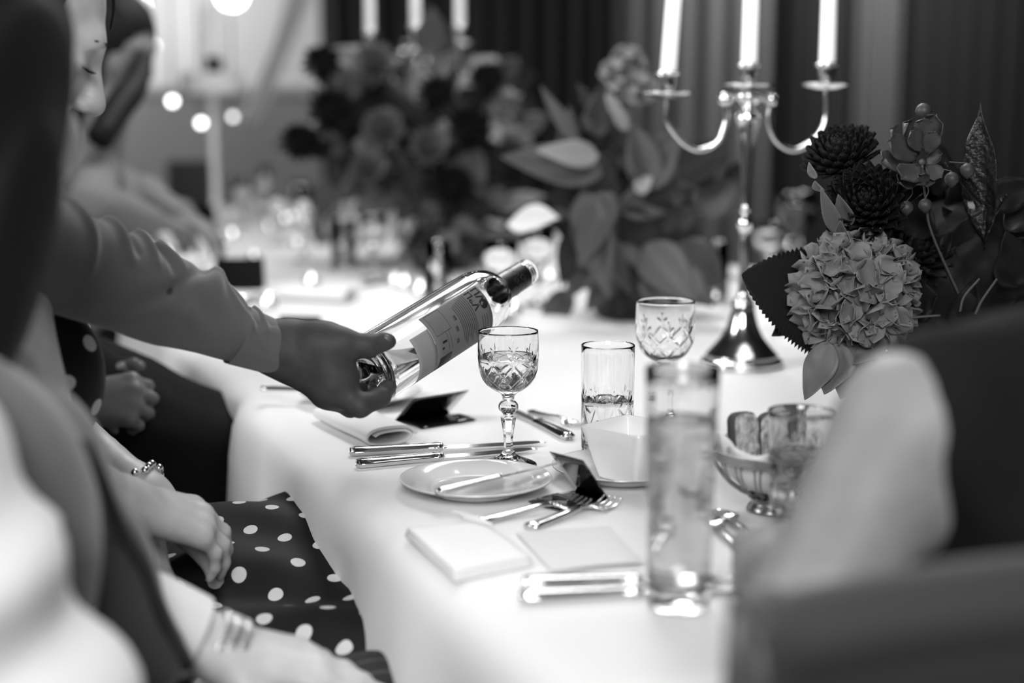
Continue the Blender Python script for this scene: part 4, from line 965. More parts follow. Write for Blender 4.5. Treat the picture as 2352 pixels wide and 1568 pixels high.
def lettering(txt, ph, z, size, parent):
    c = bpy.data.curves.new('lettering', 'FONT'); c.body = txt; c.size = size; c.offset = size * 0.03; c.extrude = 0; o = bpy.data.objects.new('tmp_text', c); COL.objects.link(o)
    dg = bpy.context.evaluated_depsgraph_get(); me = bpy.data.meshes.new_from_object(o.evaluated_get(dg))
    P = np.array([tuple(v.co) for v in me.vertices]); FF = [tuple(p.vertices) for p in me.polygons]
    bpy.data.objects.remove(o); bpy.data.curves.remove(c)
    if len(P) == 0: return
    A_ = R(ph) + P[:, 0] / RB; r = RB + 0.00062
    V, F = btl((np.stack([r * np.cos(A_), r * np.sin(A_), z * k_ + P[:, 1]], -1), FF)); mk('lettering', V, F, M_INK, parent, smooth=False)
lettering('ΠΛ', -27, 0.1655, 0.0135, lab); lettering('ΠεΛ', -27, 0.1535, 0.0125, lab)
for (p0, r1) in [(6, 0.0058)]:
    V = []; n = 28; r = RB + 0.0006
    for i in range(n):
        a_ = i * 2 * math.pi / n; V.append((r * math.cos(R(p0) + r1 * math.cos(a_) / RB), r * math.sin(R(p0) + r1 * math.cos(a_) / RB), 0.1705 * k_ + r1 * math.sin(a_)))
    mk('sun_mark', *btl((np.array(V), [tuple(range(n))])), M_INK, lab, smooth=False)
ink2 = mat('label_fine_print', 0.06, 0.7)
for i in range(9): mk('print_line', *patch(-28 + i * 1.2, 58 - (i % 3) * 7, 0.1495 - i * 0.0030, 0.1508 - i * 0.0030, RB + 0.00056, 24, 2, 0.0001), ink2, lab)
for i in range(3): mk('print_line', *patch(22, 48, 0.160 + i * 0.004, 0.1612 + i * 0.004, RB + 0.00056, 12, 2, 0.0001), ink2, lab)
for ph, z in [(-4, 0.1185), (14, 0.115), (34, 0.112)]: mk('print_mark', *patch(ph, ph + 9, z, z + 0.004, RB + 0.00056, 8, 2, 0.0001), ink2, lab)
for ph0, ph1, z0, z1 in [(-28, 10, 0.0835, 0.0840), (-28, 10, 0.108, 0.1085), (11, 12, 0.0835, 0.1085), (12, 46, 0.1035, 0.104), (12, 46, 0.0985, 0.099), (-28, -27, 0.0835, 0.1085)]:
    mk('print_line', *patch(ph0, ph1, z0, z1, RB + 0.00056, 16, 2, 0.0001), ink2, lab)
for ph, z in [(24, 0.089), (34, 0.087)]: mk('print_mark', *patch(ph, ph + 4, z, z + 0.0075 - (ph > 30) * 0.004, RB + 0.00058, 6, 2, 0.0001), M_INK, lab)
mk('dark_panel', *patch(52, 84, 0.083, 0.104, RB + 0.00056, 14, 3, 0.0001), M_INK, lab)

# ---------------------------------------------------------------- people
def head_prims(female=False):
    P = [ell((-0.012, 0, 0.036), (0.096, 0.074, 0.088), k=0.02), ell((0.026, 0, -0.028), (0.064, 0.060, 0.088), k=0.03), ell((0.034, 0, -0.082), (0.046, 0.044, 0.034), k=0.025), ell((0.066, 0, -0.102), (0.018, 0.020, 0.016), k=0.018),
         cap((0.080, -0.030, 0.024), (0.080, 0.030, 0.024), 0.0125, k=0.018)]
    P += [cap((0.083, 0, 0.016), (0.107, 0, -0.030), 0.0085, 0.0118, k=0.012), ell((0.098, 0.011, -0.035), (0.011, 0.008, 0.0075), k=0.006), ell((0.098, -0.011, -0.035), (0.011, 0.008, 0.0075), k=0.006)]
    P += [cap((0.085, -0.016, -0.0605), (0.085, 0.016, -0.0605), 0.0058, k=0.006), ell((0.091, 0, -0.0605), (0.006, 0.014, 0.005), k=0.006), cap((0.083, -0.013, -0.0715), (0.083, 0.013, -0.0715), 0.0070, k=0.006)]
    for s in (1, -1):
        P += [ell((0.052, s * 0.046, -0.026), (0.026, 0.022, 0.026), k=0.02), dig((0.094, s * 0.032, 0.002), 0.0135, 0.012), ell((-0.008, s * 0.074, -0.008), (0.020, 0.008, 0.032), k=0.010), dig((0.000, s * 0.084, -0.006), 0.008, 0.006)]
        P += [ell((0.0735, s * 0.031, 0.0015), (0.0125, 0.0145, 0.0105), k=0.003)]
    P += [cap((-0.026, 0, -0.060), (-0.045, 0, -0.150), 0.052 if female else 0.058, k=0.03)]
    return P
def basis(f, tilt=0.0):
    f = Vector(f).normalized(); l = Vector((0, 0, 1)).cross(f).normalized(); u = f.cross(l).normalized()
    if tilt: Q = Matrix.Rotation(tilt, 3, f); l, u = Q @ l, Q @ u
    return f, l, u
HEADS = {}
def head_vf(center, f, female=False, h=0.004, tilt=0.0):
    key = (female, h)
    if key not in HEADS: HEADS[key] = sdf_mesh(head_prims(female), h)
    return frame(HEADS[key], center, *basis(f, tilt))
def hand_prims(W, d, n, s, curls=(0.35, 0.4, 0.45, 0.5), thumb=0.5, sc=1.0, spread=0.08):
    """W wrist, d towards the fingers, n out of the back of the hand, s towards the thumb"""
    W, d, n, s = Vector(W), Vector(d).normalized(), Vector(n), Vector(s)
    n = (n - d * n.dot(d)).normalized(); s0 = d.cross(n); s = s0 if s0.dot(s) > 0 else -s0
    P = []; kn = []
    for i, (off, ln) in enumerate(((0.028, 0.088), (0.0095, 0.091), (-0.0095, 0.087), (-0.027, 0.079))):
        q = W + d * ln * sc + s * off * sc + n * (0.004 - 0.003 * abs(i - 1)) * sc; kn.append(q)
        P.append(cap(W + s * off * 0.55 * sc, q, 0.0165 * sc, 0.0110 * sc, k=0.014))
    lens = (0.070, 0.078, 0.072, 0.056); rad = (0.0088, 0.0090, 0.0086, 0.0075)
    for i in range(4):
        q = kn[i]; ang = 0.0; sd = (s * (1.5 - i) * spread + d).normalized()
        for j, (fr_, cu) in enumerate(((0.45, 0.9), (0.31, 1.1), (0.24, 0.7))):
            ang += curls[i] * cu; dv = sd * math.cos(ang) - n * math.sin(ang); e = q + dv * lens[i] * fr_ * sc
            P.append(cap(q, e, rad[i] * (1 - 0.13 * j) * sc, rad[i] * (0.87 - 0.13 * j) * sc, k=0.005 if j else 0.009)); q = e
    b = W + d * 0.020 * sc + s * 0.022 * sc - n * 0.006 * sc; dv = (d * 0.62 + s * 0.62 - n * 0.35).normalized()
    for j, (ln, r0) in enumerate(((0.042, 0.0150), (0.034, 0.0108), (0.027, 0.0096))):
        e = b + dv * ln * sc; P.append(cap(b, e, r0 * sc, r0 * 0.86 * sc, k=0.012 if j == 0 else 0.005)); b = e; dv = (dv + d * 0.35 * thumb - s * 0.35 * thumb).normalized()
    return P
def folds(amp, sc, seed):
    def f(P): return amp * (noise3(P * np.array((1, 1, 0.7)), sc, seed) + 0.6 * noise3(P, sc * 2.1, seed + 3)) 
    return f
def chair(loc, f, label, top=0.89, m=M_DARKDRESS, wide=0.44):
    f = Vector(f).normalized(); l = Vector((0, 0, 1)).cross(f); L = Vector(loc); t = thing('dining_chair', label, 'chair', (L.x, L.y, 0), None)
    def W(VF): return frame(VF, Vector((L.x, L.y, 0)), f, l, (0, 0, 1))
    mk('seat', *W(box(0.44, wide, 0.07, 0.02, (0.0, 0, 0.435))), m, t)
    mk('seat_frame', *W(box(0.42, wide - 0.03, 0.04, 0.004, (0.0, 0, 0.385))), M_WOOD, t)
    for x in (-0.19, 0.18):
        for y in (-wide / 2 + 0.03, wide / 2 - 0.03):
            mk('leg', *W(tube([(x, y, 0.405), (x * 1.03, y, 0.2), (x * 1.12, y * 1.02, 0.0)], [0.019, 0.017, 0.013], 10)), M_WOOD, t)
    nu, nv = 26, 20; U, Q = np.meshgrid(np.linspace(-1, 1, nu), np.linspace(0, 1, nv), indexing='ij')
    S = np.stack([-0.20 - 0.06 * Q + 0.02 * (U ** 2), U * wide / 2, 0.47 + Q * (top - 0.49) - 0.035 * np.abs(U) ** 2.2 * Q], -1)
    V, F = solid(S, None, nu, nv, 0.045); mk('backrest', *W((V, F)), m, t)
    sp = [(-0.262 + 0.02 * u * u, u * wide / 2, top - 0.018 - 0.035 * abs(u) ** 2.2) for u in np.linspace(-1, 1, 17)]
    mk('top_rail', *W(tube(sp, 0.027, 14)), m, t)
    for u in (-1, 1):
        sp = [(-0.20 - 0.06 * q + 0.02, u * wide / 2, 0.40 + q * (top - 0.43)) for q in np.linspace(0, 1, 8)]
        mk('side_rail', *W(tube(sp, 0.022, 10)), M_WOOD, t)
    return t
def body_prims(J, g=0.0, arms='LR', legs=True, torso=True, neck=True, fore=True, sc=1.0):
    P = []; k = 0.04
    if torso:
        s = (J['shL'] - J['shR']).normalized(); pel, ch = J['pelvis'], J['chest']; wa = pel.lerp(ch, 0.48) + J.get('belly', Vector((0, 0, 0)))
        w = J.get('w', 1.0)
        P += [cap(pel + s * 0.075, pel - s * 0.075, 0.115 * w + g, k=k), cap(wa + s * 0.055, wa - s * 0.055, 0.105 * w + g, k=0.06), cap(ch + s * 0.075, ch - s * 0.075, 0.105 * w + g, k=0.06), cap(J['shL'].lerp(J['shR'], 0.1), J['shR'].lerp(J['shL'], 0.1), 0.055 + g, k=0.05)]
    if neck: P += [cap(J['neck'] + Vector((0, 0, -0.06)), J['head'] + Vector((0, 0, -0.07)), 0.060 + g, 0.052 + g, k=0.03)]
    for a in 'LR':
        if a in arms:
            P += [cap(J['sh' + a], J['el' + a], 0.052 + g, 0.042 + g, k=0.03)]
            if fore: P += [cap(J['el' + a], J['wr' + a], 0.041 + g, 0.027 + g, k=0.02)]
        if legs:
            P += [cap(J['hip' + a], J['kn' + a], 0.085 + g, 0.062 + g, k=k), cap(J['kn' + a], J['an' + a], 0.058 + g, 0.040 + g, k=0.02)]
    return P
def seated(pel, f, lean=0.05, head=None, hf=None, el=None, wr=None, w=1.0, shw=0.165, kn=None):
    f = Vector(f).normalized(); s = Vector((0, 0, 1)).cross(f); pel = Vector(pel); J = dict(pelvis=pel, w=w)
    J['chest'] = pel + f * lean + Vector((0, 0, 0.30)); J['neck'] = pel + f * (lean + 0.01) + Vector((0, 0, 0.47))
    J['head'] = Vector(head) if head is not None else J['neck'] + f * 0.05 + Vector((0, 0, 0.15)); J['hf'] = hf or f
    for a, q in (('L', 1), ('R', -1)):
        J['sh' + a] = pel + f * (lean + 0.005) + s * shw * q + Vector((0, 0, 0.405)); J['hip' + a] = pel + s * 0.085 * q + Vector((0, 0, -0.02))
        J['kn' + a] = Vector(kn[a]) if kn else J['hip' + a] + f * 0.43 + s * 0.02 * q
        J['an' + a] = Vector((J['kn' + a].x, J['kn' + a].y, 0.09)) - f * 0.03; J['toe' + a] = Vector((J['an' + a].x, J['an' + a].y, 0.035)) + f * 0.13
        J['el' + a] = Vector(el[a]) if el and a in el else J['sh' + a] + f * 0.10 + s * 0.05 * q + Vector((0, 0, -0.26))
        J['wr' + a] = Vector(wr[a]) if wr and a in wr else J['kn' + a] - f * 0.20 + Vector((0, 0, 0.11))
    return J
def build_person(label, J, skin, top_m, bottom_m, hair_m, female=False, h=0.011, headh=0.004, sleeves='long', hands=True, hand_kw={}, name='person', hairfn=None, top_folds=0.004, head_tilt=0.0, shoes=True, lowname='trousers'):
    t = thing(name, label, 'person', (J['pelvis'].x, J['pelvis'].y, 0))
    parts = [sdf_mesh(body_prims(J, -0.004) + [cap(J['an' + a], J['toe' + a], 0.036, 0.028, k=0.02) for a in 'LR'], h), head_vf(J['head'], J['hf'], female, headh, head_tilt)]
    if hands:
        for a in 'LR':
            d = (J['wr' + a] - J['el' + a]).normalized(); kw = hand_kw.get(a, {}); n = Vector(kw.get('n', (0, 0, 1))); dd = Vector(kw.get('d', d)); s = Vector(kw.get('s', (J['sh' + ('R' if a == 'L' else 'L')] - J['sh' + a])))
            parts.append(sdf_mesh(hand_prims(J['wr' + a] - dd.normalized() * 0.01, dd, n, s, kw.get('curls', (0.35, 0.4, 0.45, 0.5))) + [cap(J['wr' + a] - d * 0.05, J['wr' + a], 0.0265, 0.025, k=0.015)], 0.0035))
    V, F = join(*parts); mk('body', V, F, skin, t)
    if top_m:
        V, F = sdf_mesh(body_prims(J, 0.007, arms='LR' if sleeves == 'long' else '', legs=False, neck=False), h * 0.8, folds(top_folds, 34, len(label))); mk('shirt' if sleeves == 'long' else 'top', V, F, top_m, t)
    if bottom_m:
        V, F = sdf_mesh(body_prims(J, 0.010, arms='', legs=True, torso=False, neck=False) + [cap(J['hipL'], J['hipR'], 0.12, k=0.05)], h, folds(0.003, 30, 2)); mk(lowname, V, F, bottom_m, t)
    if shoes:
        for a in 'LR':
            V, F = sdf_mesh([cap(J['an' + a] + Vector((0, 0, -0.03)), J['toe' + a], 0.044, 0.034, k=0.02)], 0.01); V[:, 2] = np.maximum(V[:, 2], 0.002); mk('shoe', V, F, M_BLACK, t)
    f, l, u = basis(J['hf'], head_tilt)
    if hairfn:
        V, F = sdf_mesh(hairfn, 0.005, lambda P: 0.003 * np.sin(P[:, 1] * 260 + P[:, 2] * 60) * 0.6); mk('hair', *frame((V, F), J['head'], f, l, u), hair_m, t)
    return t
HAIR_SHORT = [ell((-0.020, 0, 0.046), (0.100, 0.083, 0.092), k=0.02), dig((0.130, 0, 0.010), 0.070, 0.02), dig((0.115, 0, -0.06), 0.085, 0.02), ell((-0.060, 0, -0.03), (0.055, 0.070, 0.075), k=0.03)]
HAIR_BOB = [ell((-0.018, 0, 0.040), (0.106, 0.090, 0.098), k=0.02), ell((-0.030, 0, -0.06), (0.075, 0.094, 0.105), k=0.05), ell((-0.050, 0, -0.15), (0.05, 0.080, 0.06), k=0.05), dig((0.140, 0, -0.01), 0.088, 0.02), dig((0.110, 0, -0.09), 0.080, 0.02)]
HAIR_BACK = [ell((-0.022, 0, 0.044), (0.098, 0.081, 0.090), k=0.02), dig((0.128, 0, 0.000), 0.074, 0.015), ell((-0.105, 0, 0.0), (0.045, 0.05, 0.05), k=0.03), dig((0.09, 0, -0.06), 0.08, 0.02)]
HAIR_LONG = HAIR_BOB + [cap((-0.05, 0.04, -0.12), (0.02, 0.07, -0.33), 0.045, 0.03, k=0.05), cap((-0.05, -0.04, -0.12), (0.00, -0.08, -0.30), 0.04, 0.02, k=0.05)]
NF = EB.copy()           # guests on this side face across the table

# B: woman in the polka dot dress
pelB = Vector((-0.575, 1.395, 0.565))
hfB = Vector((0.93 * 0.90, 0.30 * 0.90, -0.43)); eyeB = C(206, 150, 1.43); fB, lB, uB = basis(hfB)
headB = eyeB - fB * 0.088 - uB * 0.004 
JB = seated(pelB, NF, 0.045, headB, hfB, el={'R': C(110, 1085, 1.30), 'L': C(105, 975, 1.51)}, wr={'R': C(300, 1162, 1.37), 'L': C(338, 1142, 1.47)}, w=0.84, shw=0.15,
            kn={'L': (-0.10, 1.64, 0.615), 'R': (-0.06, 1.36, 0.575)})
M_DRESS = mat('polka_dot_dress', 0.02, 0.7, spec=0.3)
def dots_material(m, s, r, dark, pale, attr='dots'):
    N, K, b = nodes_of(m); at = N.new('ShaderNodeAttribute'); at.attribute_name = attr
    sc = N.new('ShaderNodeVectorMath'); sc.operation = 'SCALE'; sc.inputs['Scale'].default_value = 1 / s; K.new(at.outputs['Vector'], sc.inputs[0])
    ds = []
    for off in (0.0, 0.5):
        ad = N.new('ShaderNodeVectorMath'); ad.operation = 'ADD'; ad.inputs[1].default_value = (off, off, 0.5); K.new(sc.outputs[0], ad.inputs[0])
        fr_ = N.new('ShaderNodeVectorMath'); fr_.operation = 'FRACTION'; K.new(ad.outputs[0], fr_.inputs[0])
        sb_ = N.new('ShaderNodeVectorMath'); sb_.operation = 'SUBTRACT'; sb_.inputs[1].default_value = (0.5, 0.5, 0.5); K.new(fr_.outputs[0], sb_.inputs[0])
        ln = N.new('ShaderNodeVectorMath'); ln.operation = 'LENGTH'; K.new(sb_.outputs[0], ln.inputs[0]); ds.append(ln)
    mn = N.new('ShaderNodeMath'); mn.operation = 'MINIMUM'; K.new(ds[0].outputs['Value'], mn.inputs[0]); K.new(ds[1].outputs['Value'], mn.inputs[1])
    lt = N.new('ShaderNodeMath'); lt.operation = 'LESS_THAN'; lt.inputs[1].default_value = r / s; K.new(mn.outputs[0], lt.inputs[0])
    mx = N.new('ShaderNodeMix'); mx.data_type = 'RGBA'; mx.inputs['A'].default_value = (dark, dark, dark, 1); mx.inputs['B'].default_value = (pale, pale, pale, 1); K.new(lt.outputs[0], mx.inputs['Factor']); K.new(mx.outputs['Result'], b.inputs['Base Color'])
dots_material(M_DRESS, 0.062, 0.0077, 0.006, 0.60)
tB = build_person('woman in a dark polka dot dress looking down at the glass, hands in her lap', JB, M_SKIN, None, None, M_HAIR, True, 0.010, 0.0026, 'none', True,
                  {'R': dict(n=(0.1, -0.35, 1), s=(-0.3, 1, 0), curls=(0.42, 0.46, 0.5, 0.55), d=(0.66, 0.52, -0.34)), 'L': dict(n=(0, 0, 1), s=(0, -1, 0), curls=(0.5, 0.5, 0.5, 0.5), d=(0.62, 0.05, -0.55))}, hairfn=HAIR_BACK)
sB = Vector((0, 0, 1)).cross(NF).normalized()
ch = JB['chest']; bust = ch + NF * 0.040 + Vector((0, 0, 0.022)); wa = pelB.lerp(ch, 0.5)
bod = [cap(pelB + sB * 0.075, pelB - sB * 0.075, 0.115, k=0.04), cap(wa + sB * 0.05, wa - sB * 0.05, 0.095, k=0.04), cap(ch + sB * 0.07, ch - sB * 0.07, 0.098, k=0.05), ell(bust + sB * 0.065, (0.07, 0.07, 0.075), k=0.03), ell(bust - sB * 0.065, (0.07, 0.07, 0.075), k=0.03),
       cap(ch + Vector((0, 0, 0.07)) + sB * 0.10, ch + Vector((0, 0, 0.07)) - sB * 0.10, 0.045, k=0.04)]
hL, hR, kL, kR = JB['hipL'], JB['hipR'], JB['knL'], JB['knR']
sk = [cap(hL + Vector((0, 0, .03)), kL + Vector((0, 0, .02)), 0.095, 0.082, k=0.07), cap(hR + Vector((0, -0.02, .01)), kR + Vector((0, -0.03, .01)), 0.092, 0.085, k=0.07), cap((hL + hR) / 2 + Vector((0, 0, .03)), (kL + kR) / 2 + Vector((0, 0, .03)), 0.075, 0.070, k=0.07),
      cap(kL + Vector((0, 0, -.02)), kL + Vector((0.02, 0, -.30)), 0.10, 0.11, k=0.06), cap(kR + Vector((0, 0, -.02)), kR + Vector((0.02, -0.02, -.30)), 0.10, 0.12, k=0.06), cap(kL + Vector((0, 0, -.1)), kR + Vector((0, 0, -.1)), 0.09, k=0.08)]
def dress_folds(P):
    Q = P - np.array(pelB); u = Q @ np.array(NF); v = Q @ np.array(sB); lap = np.clip((u - 0.10) / 0.08, 0, 1) * np.clip((P[:, 2] - 0.50) / 0.08, 0, 1)
    d = 0.0045 * np.sin(30 * v + 24 * u * (0.5 + v * 2) + 2 * np.sin(u * 18)) * lap + 0.004 * noise3(P, 26, 1) * lap
    d += 0.004 * np.sin(P[:, 2] * 95 + v * 22) * np.exp(-((P[:, 2] - 0.70) / 0.05) ** 2) * (1 - lap)
    d += 0.006 * np.sin(np.arctan2(v, u - 0.4) * 16) * np.clip((0.52 - P[:, 2]) / 0.1, 0, 1)
    return d
V, F = sdf_mesh(bod + sk, 0.0065, dress_folds)
dr = mk('dress', V, F, M_DRESS, tB)
Q = V - np.array(pelB); u = Q @ np.array(NF); v = Q @ np.array(sB); zz = V[:, 2]
lap = (u > 0.115) & (zz < 0.80)
vs = np.abs(v); side = np.clip(0.645 - zz, 0, None)
U_ = np.where(lap, u + np.clip((0.62 - zz), 0, None) * (u > 0.46), zz * 1.0 + 0.013); V_ = np.where(lap, v + np.sign(v) * side * (vs > 0.13), np.arctan2(v, u - 0.02) * 0.115 + 0.02)
at = dr.data.attributes.new('dots', 'FLOAT_VECTOR', 'POINT'); at.data.foreach_set('vector', np.stack([U_, V_, np.zeros_like(U_)], -1).astype(np.float32).ravel())
# face details: lashes, brows, loose strand, eyes
def hp(x, y, z): return headB + fB * x + lB * y + uB * z
for s_ in (1, -1):
    for i in range(9):
        y0 = s_ * (0.022 + 0.0022 * i); x0 = 0.0865 - 0.0012 * abs(i - 3); mk('eyelash', *tube([hp(x0, y0, -0.0015), hp(x0 + 0.006, y0 * 1.02, -0.004), hp(x0 + 0.0105, y0 * 1.06, -0.0015)], [0.0006, 0.0005, 0.0002], 5), M_HAIR, tB)
    mk('eyebrow', *tube([hp(0.0925, s_ * 0.015, 0.0235), hp(0.0925, s_ * 0.028, 0.028), hp(0.083, s_ * 0.045, 0.026)], [0.0022, 0.0026, 0.0012], 8, flat=0.6), M_HAIR, tB)
mk('hair_strand', *tube(spline([hp(0.02, 0.050, 0.128), hp(0.062, 0.046, 0.104), hp(0.084, 0.044, 0.075), hp(0.0925, 0.043, 0.048)], 5), np.linspace(0.0075, 0.002, 16), 8, flat=0.5), M_HAIR, tB)
# bracelet lies on the left wrist
d_ = (JB['wrL'] - JB['elL']).normalized(); c_ = JB['wrL'] - d_ * 0.012; a1 = d_.orthogonal().normalized(); a2 = d_.cross(a1)
br = thing('bracelet', 'sparkling beaded bracelet on the wrist of the polka dot woman', 'bracelet', c_)
for i in range(22):
    q = i * 2 * math.pi / 22; p_ = c_ + (a1 * math.cos(q) + a2 * math.sin(q)) * 0.031 + d_ * 0.003 * math.sin(i * 2.1); mk('bead', *ball(p_, 0.0046, 10), M_SILVER, br)

# A: guest in white shirt and waistcoat, nearest at left
pelA = Vector((-0.482, 0.945, 0.565)); hA = Vector((-0.392, 1.0, 1.142))
JA = seated(pelA, NF, 0.055, hA, Vector((0.25, 0.97, -0.05)), el={'R': Vector((-0.250, 0.800, 0.68)), 'L': C(160, 1340, 1.12)}, wr={'R': Vector((-0.05, 0.86, 0.665)), 'L': C(508, 1492, 1.165)}, w=1.04, shw=0.17,
            kn={'R': (-0.03, 1.01, 0.565), 'L': (-0.125, 1.205, 0.578)})
JA['shR'] = Vector((-0.358, 0.785, 0.925)); JA['shL'] = Vector((-0.495, 1.105, 0.945)); JA['belly'] = NF * 0.03; JA['neck'] = JA['neck'] + Vector((-0.045, 0.0, -0.02))
M_PIN = mat('pinstripe_trousers', 0.02, 0.8)
tA = build_person('person with dark hair in a white shirt and grey waistcoat, nearest at left', JA, M_SKIN, None, None, M_HAIR, True, 0.011, 0.0045, 'long', True,
                  {'L': dict(n=(-0.1, -0.2, 1), s=(0.3, -1, 0), d=(0.93, 0.30, -0.30), curls=(0.15, 0.15, 0.18, 0.22)), 'R': dict(n=(0, 0, 1), s=(0, 1, 0))}, hairfn=HAIR_BOB)
slv = [cap(JA['shR'], JA['elR'], 0.073, 0.062, k=0.03), cap(JA['elR'], JA['wrR'], 0.055, 0.040, k=0.03), cap(JA['shL'], JA['elL'], 0.066, 0.052, k=0.03), cap(JA['elL'], JA['elL'].lerp(JA['wrL'], 0.66), 0.042, 0.036, k=0.03)]
sh = body_prims(JA, 0.006, arms='', legs=False, neck=False) + slv
nA = JA['neck'] + Vector((0.0, 0, 0.0)); sh += [cap(nA + Vector((0, 0, -0.03)), nA + Vector((0.01, 0.01, 0.045)), 0.066, 0.062, k=0.02)]
ua = (JA['elR'] - JA['shR']).normalized()
def shirt_folds(P):
    t_ = (P - np.array(JA['shR'])) @ np.array(ua); return 0.0075 * np.sin(t_ * 62 + 3.0 * noise3(P, 13, 4)) * np.clip(t_ / 0.08, 0.15, 1) + 0.0045 * noise3(P, 24, 9)
V, F = sdf_mesh(sh, 0.008, shirt_folds); mk('shirt', V, F, M_SHIRT_WHITE, tA)
wa_ = JA['pelvis'].lerp(JA['chest'], 0.48)
vest = [p for p in body_prims(JA, 0.020, arms='', legs=False, neck=False)[:3]] + [cap(wa_ + NF * 0.065 + Vector((0, 0, -0.07)) + sB * 0.05, wa_ + NF * 0.065 + Vector((0, 0, -0.07)) - sB * 0.05, 0.085, k=0.06), cap(JA['shL'].lerp(JA['shR'], 0.18), JA['shR'].lerp(JA['shL'], 0.18), 0.068, k=0.04)]
vest += [cap(C(80, 1050, 1.03), C(195, 1330, 1.07), 0.045, 0.045, k=0.03), cap(C(195, 1330, 1.07), C(330, 1510, 1.09), 0.045, 0.032, k=0.03)]
V, F = sdf_mesh(vest, 0.008, folds(0.004, 20, 5)); vt = mk('waistcoat', V, F, M_VEST, tA)
from mathutils.bvhtree import BVHTree
bv = BVHTree.FromPolygons([tuple(v) for v in V], [tuple(f) for f in F]); ep = []
for x, y in [(214, 985), (222, 1060), (240, 1130), (262, 1200), (300, 1255), (335, 1300), (356, 1370), (390, 1440), (430, 1500), (470, 1560)]:
    hit = bv.find_nearest(C(x + 60, y, 0.98 + 0.11 * (y - 985) / 575)); ep.append(hit[0] + hit[1] * 0.002)
mk('waistcoat_edge', *tube(spline(ep, 4), 0.0055, 8), M_BINDING, tA)
V, F = sdf_mesh(body_prims(JA, 0.014, arms='', legs=True, torso=False, neck=False) + [cap(JA['hipL'], JA['hipR'], 0.12, k=0.05)], 0.009, folds(0.003, 30, 2)); tr = mk('trousers', V, F, M_PIN, tA)
Q = V - np.array(pelA); at = tr.data.attributes.new('dots', 'FLOAT_VECTOR', 'POINT'); vv = Q @ np.array(sB); uu = Q @ np.array(NF)
at.data.foreach_set('vector', np.stack([vv - np.clip(0.6 - V[:, 2], 0, None) * np.sign(vv), uu, V[:, 2]], -1).astype(np.float32).ravel())
N_, K_, b_ = nodes_of(M_PIN); a_n = N_.new('ShaderNodeAttribute'); a_n.attribute_name = 'dots'; sx = N_.new('ShaderNodeSeparateXYZ'); K_.new(a_n.outputs['Vector'], sx.inputs[0])
m1 = N_.new('ShaderNodeMath'); m1.operation = 'MULTIPLY'; m1.inputs[1].default_value = 1 / 0.017; K_.new(sx.outputs[0], m1.inputs[0]); m2 = N_.new('ShaderNodeMath'); m2.operation = 'FRACT'; K_.new(m1.outputs[0], m2.inputs[0])
m3 = N_.new('ShaderNodeMath'); m3.operation = 'LESS_THAN'; m3.inputs[1].default_value = 0.07; K_.new(m2.outputs[0], m3.inputs[0]); mx = N_.new('ShaderNodeMix'); mx.data_type = 'RGBA'
mx.inputs['A'].default_value = (0.018, 0.018, 0.018, 1); mx.inputs['B'].default_value = (0.12, 0.12, 0.12, 1); K_.new(m3.outputs[0], mx.inputs['Factor']); K_.new(mx.outputs['Result'], b_.inputs['Base Color'])
# white cuff and watch at the far wrist
d_ = (JA['wrL'] - JA['elL']).normalized(); cw = JA['wrL'] - d_ * 0.050
V, F = tube([cw - d_ * 0.03, cw, cw + d_ * 0.024], [0.037, 0.0365, 0.035], 28, caps=False, up=(0, 0, 1)); mk('shirt_cuff', V, F, M_SHIRT_WHITE, tA)
wt = thing('wristwatch', 'metal link wristwatch on the wrist of the nearest guest at left', 'watch', JA['wrL'])
cc = JA['wrL'] + d_ * 0.000; a1 = (Vector((0, 0, 1)) - d_ * d_.z).normalized(); a2 = d_.cross(a1)
for i in range(20):
    q = i * 2 * math.pi / 20; n_ = a1 * math.cos(q) + a2 * math.sin(q); tt = -a1 * math.sin(q) + a2 * math.cos(q)
    for k2, (o_, ww) in enumerate(((-0.009, 0.0065), (0.0, 0.0095), (0.009, 0.0065))):
        mk('link', *frame(box(ww, 0.0088, 0.0035, 0.0008), cc + n_ * 0.0295 + d_ * o_, d_, tt, n_), M_BRUSHED, wt)
V, F = lathe([(0.0004, 0.0), (0.0165, 0.0), (0.0175, 0.003), (0.0165, 0.0065), (0.0145, 0.007), (0.0004, 0.007)], 32, True, True); mk('watch_case', *frame((V, F), cc - a1 * 0.030, a2, d_, -a1), M_SILVER, wt)

# C: the waiter's arm reaching between A and B
arm = [(-150, 470, 1.22), (-40, 520, 1.27), (60, 560, 1.30), (150, 600, 1.335), (250, 640, 1.365), (330, 668, 1.39), (400, 697, 1.41), (470, 732, 1.43), (540, 765, 1.45), (600, 788, 1.462), (648, 808, 1.475)]
ap = spline([C(*q) for q in arm], 10); hw = np.interp(np.linspace(0, 1, len(ap)), np.linspace(0, 1, 11), [0.062, 0.058, 0.053, 0.0505, 0.0475, 0.0460, 0.0430, 0.0365, 0.0300, 0.0268, 0.0252])
shC = C(-150, 470, 1.22)
JC = dict(pelvis=Vector((-1.10, 1.10, 0.95)), w=1.05, hf=Vector((0.9, 0.42, -0.35)))
JC['shR'] = shC; JC['shL'] = shC + Vector((-0.18, 0.26, 0.09)); JC['chest'] = (JC['shR'] + JC['shL']) / 2 + Vector((-0.06, -0.03, -0.10)); JC['neck'] = (JC['shR'] + JC['shL']) / 2 + Vector((0, 0, 0.06)); JC['head'] = JC['neck'] + Vector((-0.05, -0.10, 0.17))
JC['elR'] = Vector(ap[45]); JC['wrR'] = C(655, 808, 1.478); JC['elL'] = JC['shL'] + Vector((-0.10, 0.08, -0.26)); JC['wrL'] = JC['elL'] + Vector((0.05, -0.06, -0.24))
